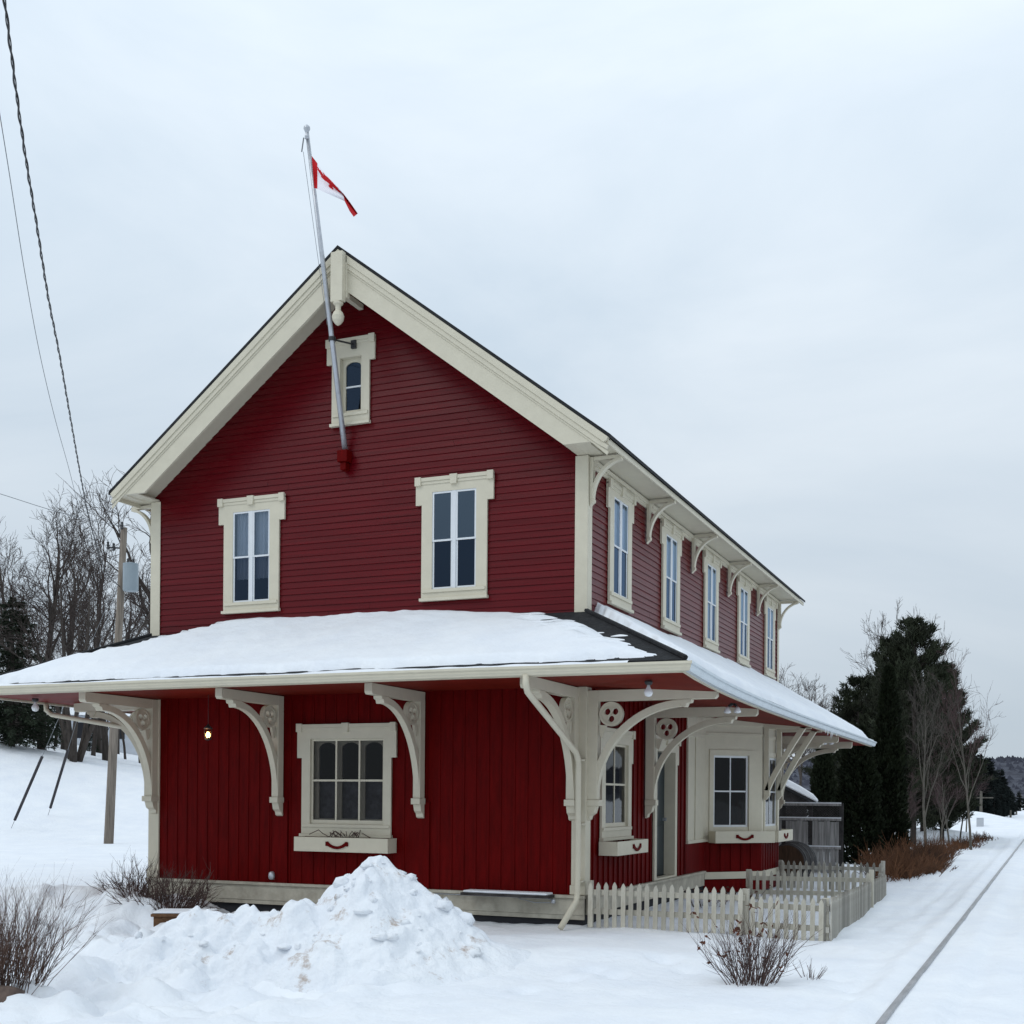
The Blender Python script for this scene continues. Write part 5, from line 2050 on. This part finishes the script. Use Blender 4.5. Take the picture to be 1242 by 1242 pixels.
def guy(px0, py0, px1, py1, D0, label):
    a = at(px0, py0, D0)
    a.z = ground_z(a.x, a.y) - .05
    top_ = pb_.lerp(pt_, .86)
    e = empty('guy_wire', a, label, 'guy wire', 'guy wires bracing the utility pole')
    mb = MB(); mb.tube([a, a.lerp(top_, .5), top_], .010, 5); mb.build('wire', 'cablegrey', e)
    u = (top_ - a).normalized()
    mb = MB(); mb.tube([a + u * .45, a + u * 3.4], .055, 8); mb.build('guard', 'guard', e)


guy(13, 1004, 47, 924, 47.5, 'guy wire with a dark guard, left of the two beside the utility pole')
guy(58, 986, 74, 924, 49.5, 'guy wire with a dark guard, right of the two and nearer the utility pole')

# ------------------------------------------------------------------ far utility poles and cabinet
PG = 'distant utility poles along the track'
for px, D, ty, arms, lab in ((1190, 92, 955, 1, 'nearest distant utility pole with a crossarm, standing on the snowy mound'), (1209, 150, 973, 1, 'distant utility pole between the dark conifers and the track, second along the line'),
                        (1226, 130, 978, 0, 'short pale post right of the distant conifers'), (1233, 160, 976, 0, 'thin pale pole beside the short post far down the track'), (1238, 210, 958, 1, 'farthest utility pole at the right edge against the hill')):
    g = gp(px, D); H = CAM[2] - (ty - PY) * D / FPX - g.z
    e = empty('utility_pole', g, lab, 'utility pole', PG)
    m = MB(); m.tube([g - Vector((0, 0, .4)), g + Vector((0, 0, H))], [.12, .09], 8); m.build('pole_shaft', 'barkpale', e)
    if arms:
        m = MB()
        for dz in (.5,):
            c = g + Vector((0, 0, H - dz)); m.tube([c - Vector(RT) * .9, c + Vector(RT) * .9], .05, 6)
        m.build('crossarm', 'barkpale', e)
g = gp(1189, 74)
e = empty('relay_cabinet', g, 'small grey relay cabinet in the snow below the nearest distant pole', 'cabinet')
m = MB(); m.box(g.x - .2, g.x + .2, g.y - .2, g.y + .2, g.z - .2, g.z + .5); cb = m.build('cabinet_body', 'cabinet', e, bevel=.03)
m = MB(); m.box(g.x - .23, g.x + .23, g.y - .23, g.y + .23, g.z + .501, g.z + .56); m.build('cabinet_roof', 'snow', e, bevel=.03)

# ------------------------------------------------------------------ light
w = bpy.data.worlds.new('World'); S.world = w; w.use_nodes = True
N, L = w.node_tree.nodes, w.node_tree.links
N.clear()
SUN_EL, SUN_AZ = R(48), R(215)
out = N.new('ShaderNodeOutputWorld'); bg = N.new('ShaderNodeBackground'); L.new(bg.outputs[0], out.inputs[0])
sky = N.new('ShaderNodeTexSky'); sky.sky_type = 'NISHITA'; sky.sun_disc = False; sky.sun_elevation = SUN_EL; sky.sun_rotation = SUN_AZ
skm = N.new('ShaderNodeMixRGB'); skm.blend_type = 'MULTIPLY'; skm.inputs[0].default_value = 1; skm.inputs[2].default_value = (.07, .07, .07, 1)
L.new(sky.outputs[0], skm.inputs[1])
tc = N.new('ShaderNodeTexCoord')
mp = N.new('ShaderNodeMapping'); mp.inputs['Scale'].default_value = (1.0, 1.0, 2.6)
L.new(tc.outputs['Generated'], mp.inputs[0])
nz = N.new('ShaderNodeTexNoise'); nz.inputs['Scale'].default_value = 2.1; nz.inputs['Detail'].default_value = 7; nz.inputs['Roughness'].default_value = .54
nz.inputs['Distortion'].default_value = .4
L.new(mp.outputs[0], nz.inputs['Vector'])
cr = N.new('ShaderNodeValToRGB')
cr.color_ramp.elements[0].position = .30; cr.color_ramp.elements[0].color = (.55, .65, .75, 1)
cr.color_ramp.elements[1].position = .70; cr.color_ramp.elements[1].color = (.745, .82, .89, 1)
L.new(nz.outputs[0], cr.inputs[0])
# overcast brightening towards the zenith
sx = N.new('ShaderNodeSeparateXYZ'); L.new(tc.outputs['Generated'], sx.inputs[0])
mr = N.new('ShaderNodeMapRange'); mr.inputs['From Min'].default_value = 0; mr.inputs['From Max'].default_value = 1
mr.inputs['To Min'].default_value = .84; mr.inputs['To Max'].default_value = 1.75
L.new(sx.outputs['Z'], mr.inputs['Value'])
mm = N.new('ShaderNodeMixRGB'); mm.blend_type = 'MULTIPLY'; mm.inputs[0].default_value = 1
L.new(cr.outputs[0], mm.inputs[1]); L.new(mr.outputs[0], mm.inputs[2])
mx = N.new('ShaderNodeMixRGB'); mx.inputs[0].default_value = .93
L.new(skm.outputs[0], mx.inputs[1]); L.new(mm.outputs[0], mx.inputs[2])
L.new(mx.outputs[0], bg.inputs[0]); bg.inputs[1].default_value = 1.0

sd = bpy.data.lights.new('sun', 'SUN'); sd.energy = .6; sd.angle = R(25); sd.color = (1, .96, .9)
so = bpy.data.objects.new('sun', sd); COL.objects.link(so)
dirv = Vector((math.sin(SUN_AZ) * math.cos(SUN_EL), math.cos(SUN_AZ) * math.cos(SUN_EL), math.sin(SUN_EL)))
so.rotation_euler = dirv.to_track_quat('Z', 'Y').to_euler()
so.location = (0, -20, 30)

S.view_settings.view_transform = 'Standard'
S.view_settings.look = 'None'
S.view_settings.exposure = 0
S.view_settings.gamma = 1
S.cycles.max_bounces = 8
S.cycles.transparent_max_bounces = 12
S.cycles.use_denoising = True
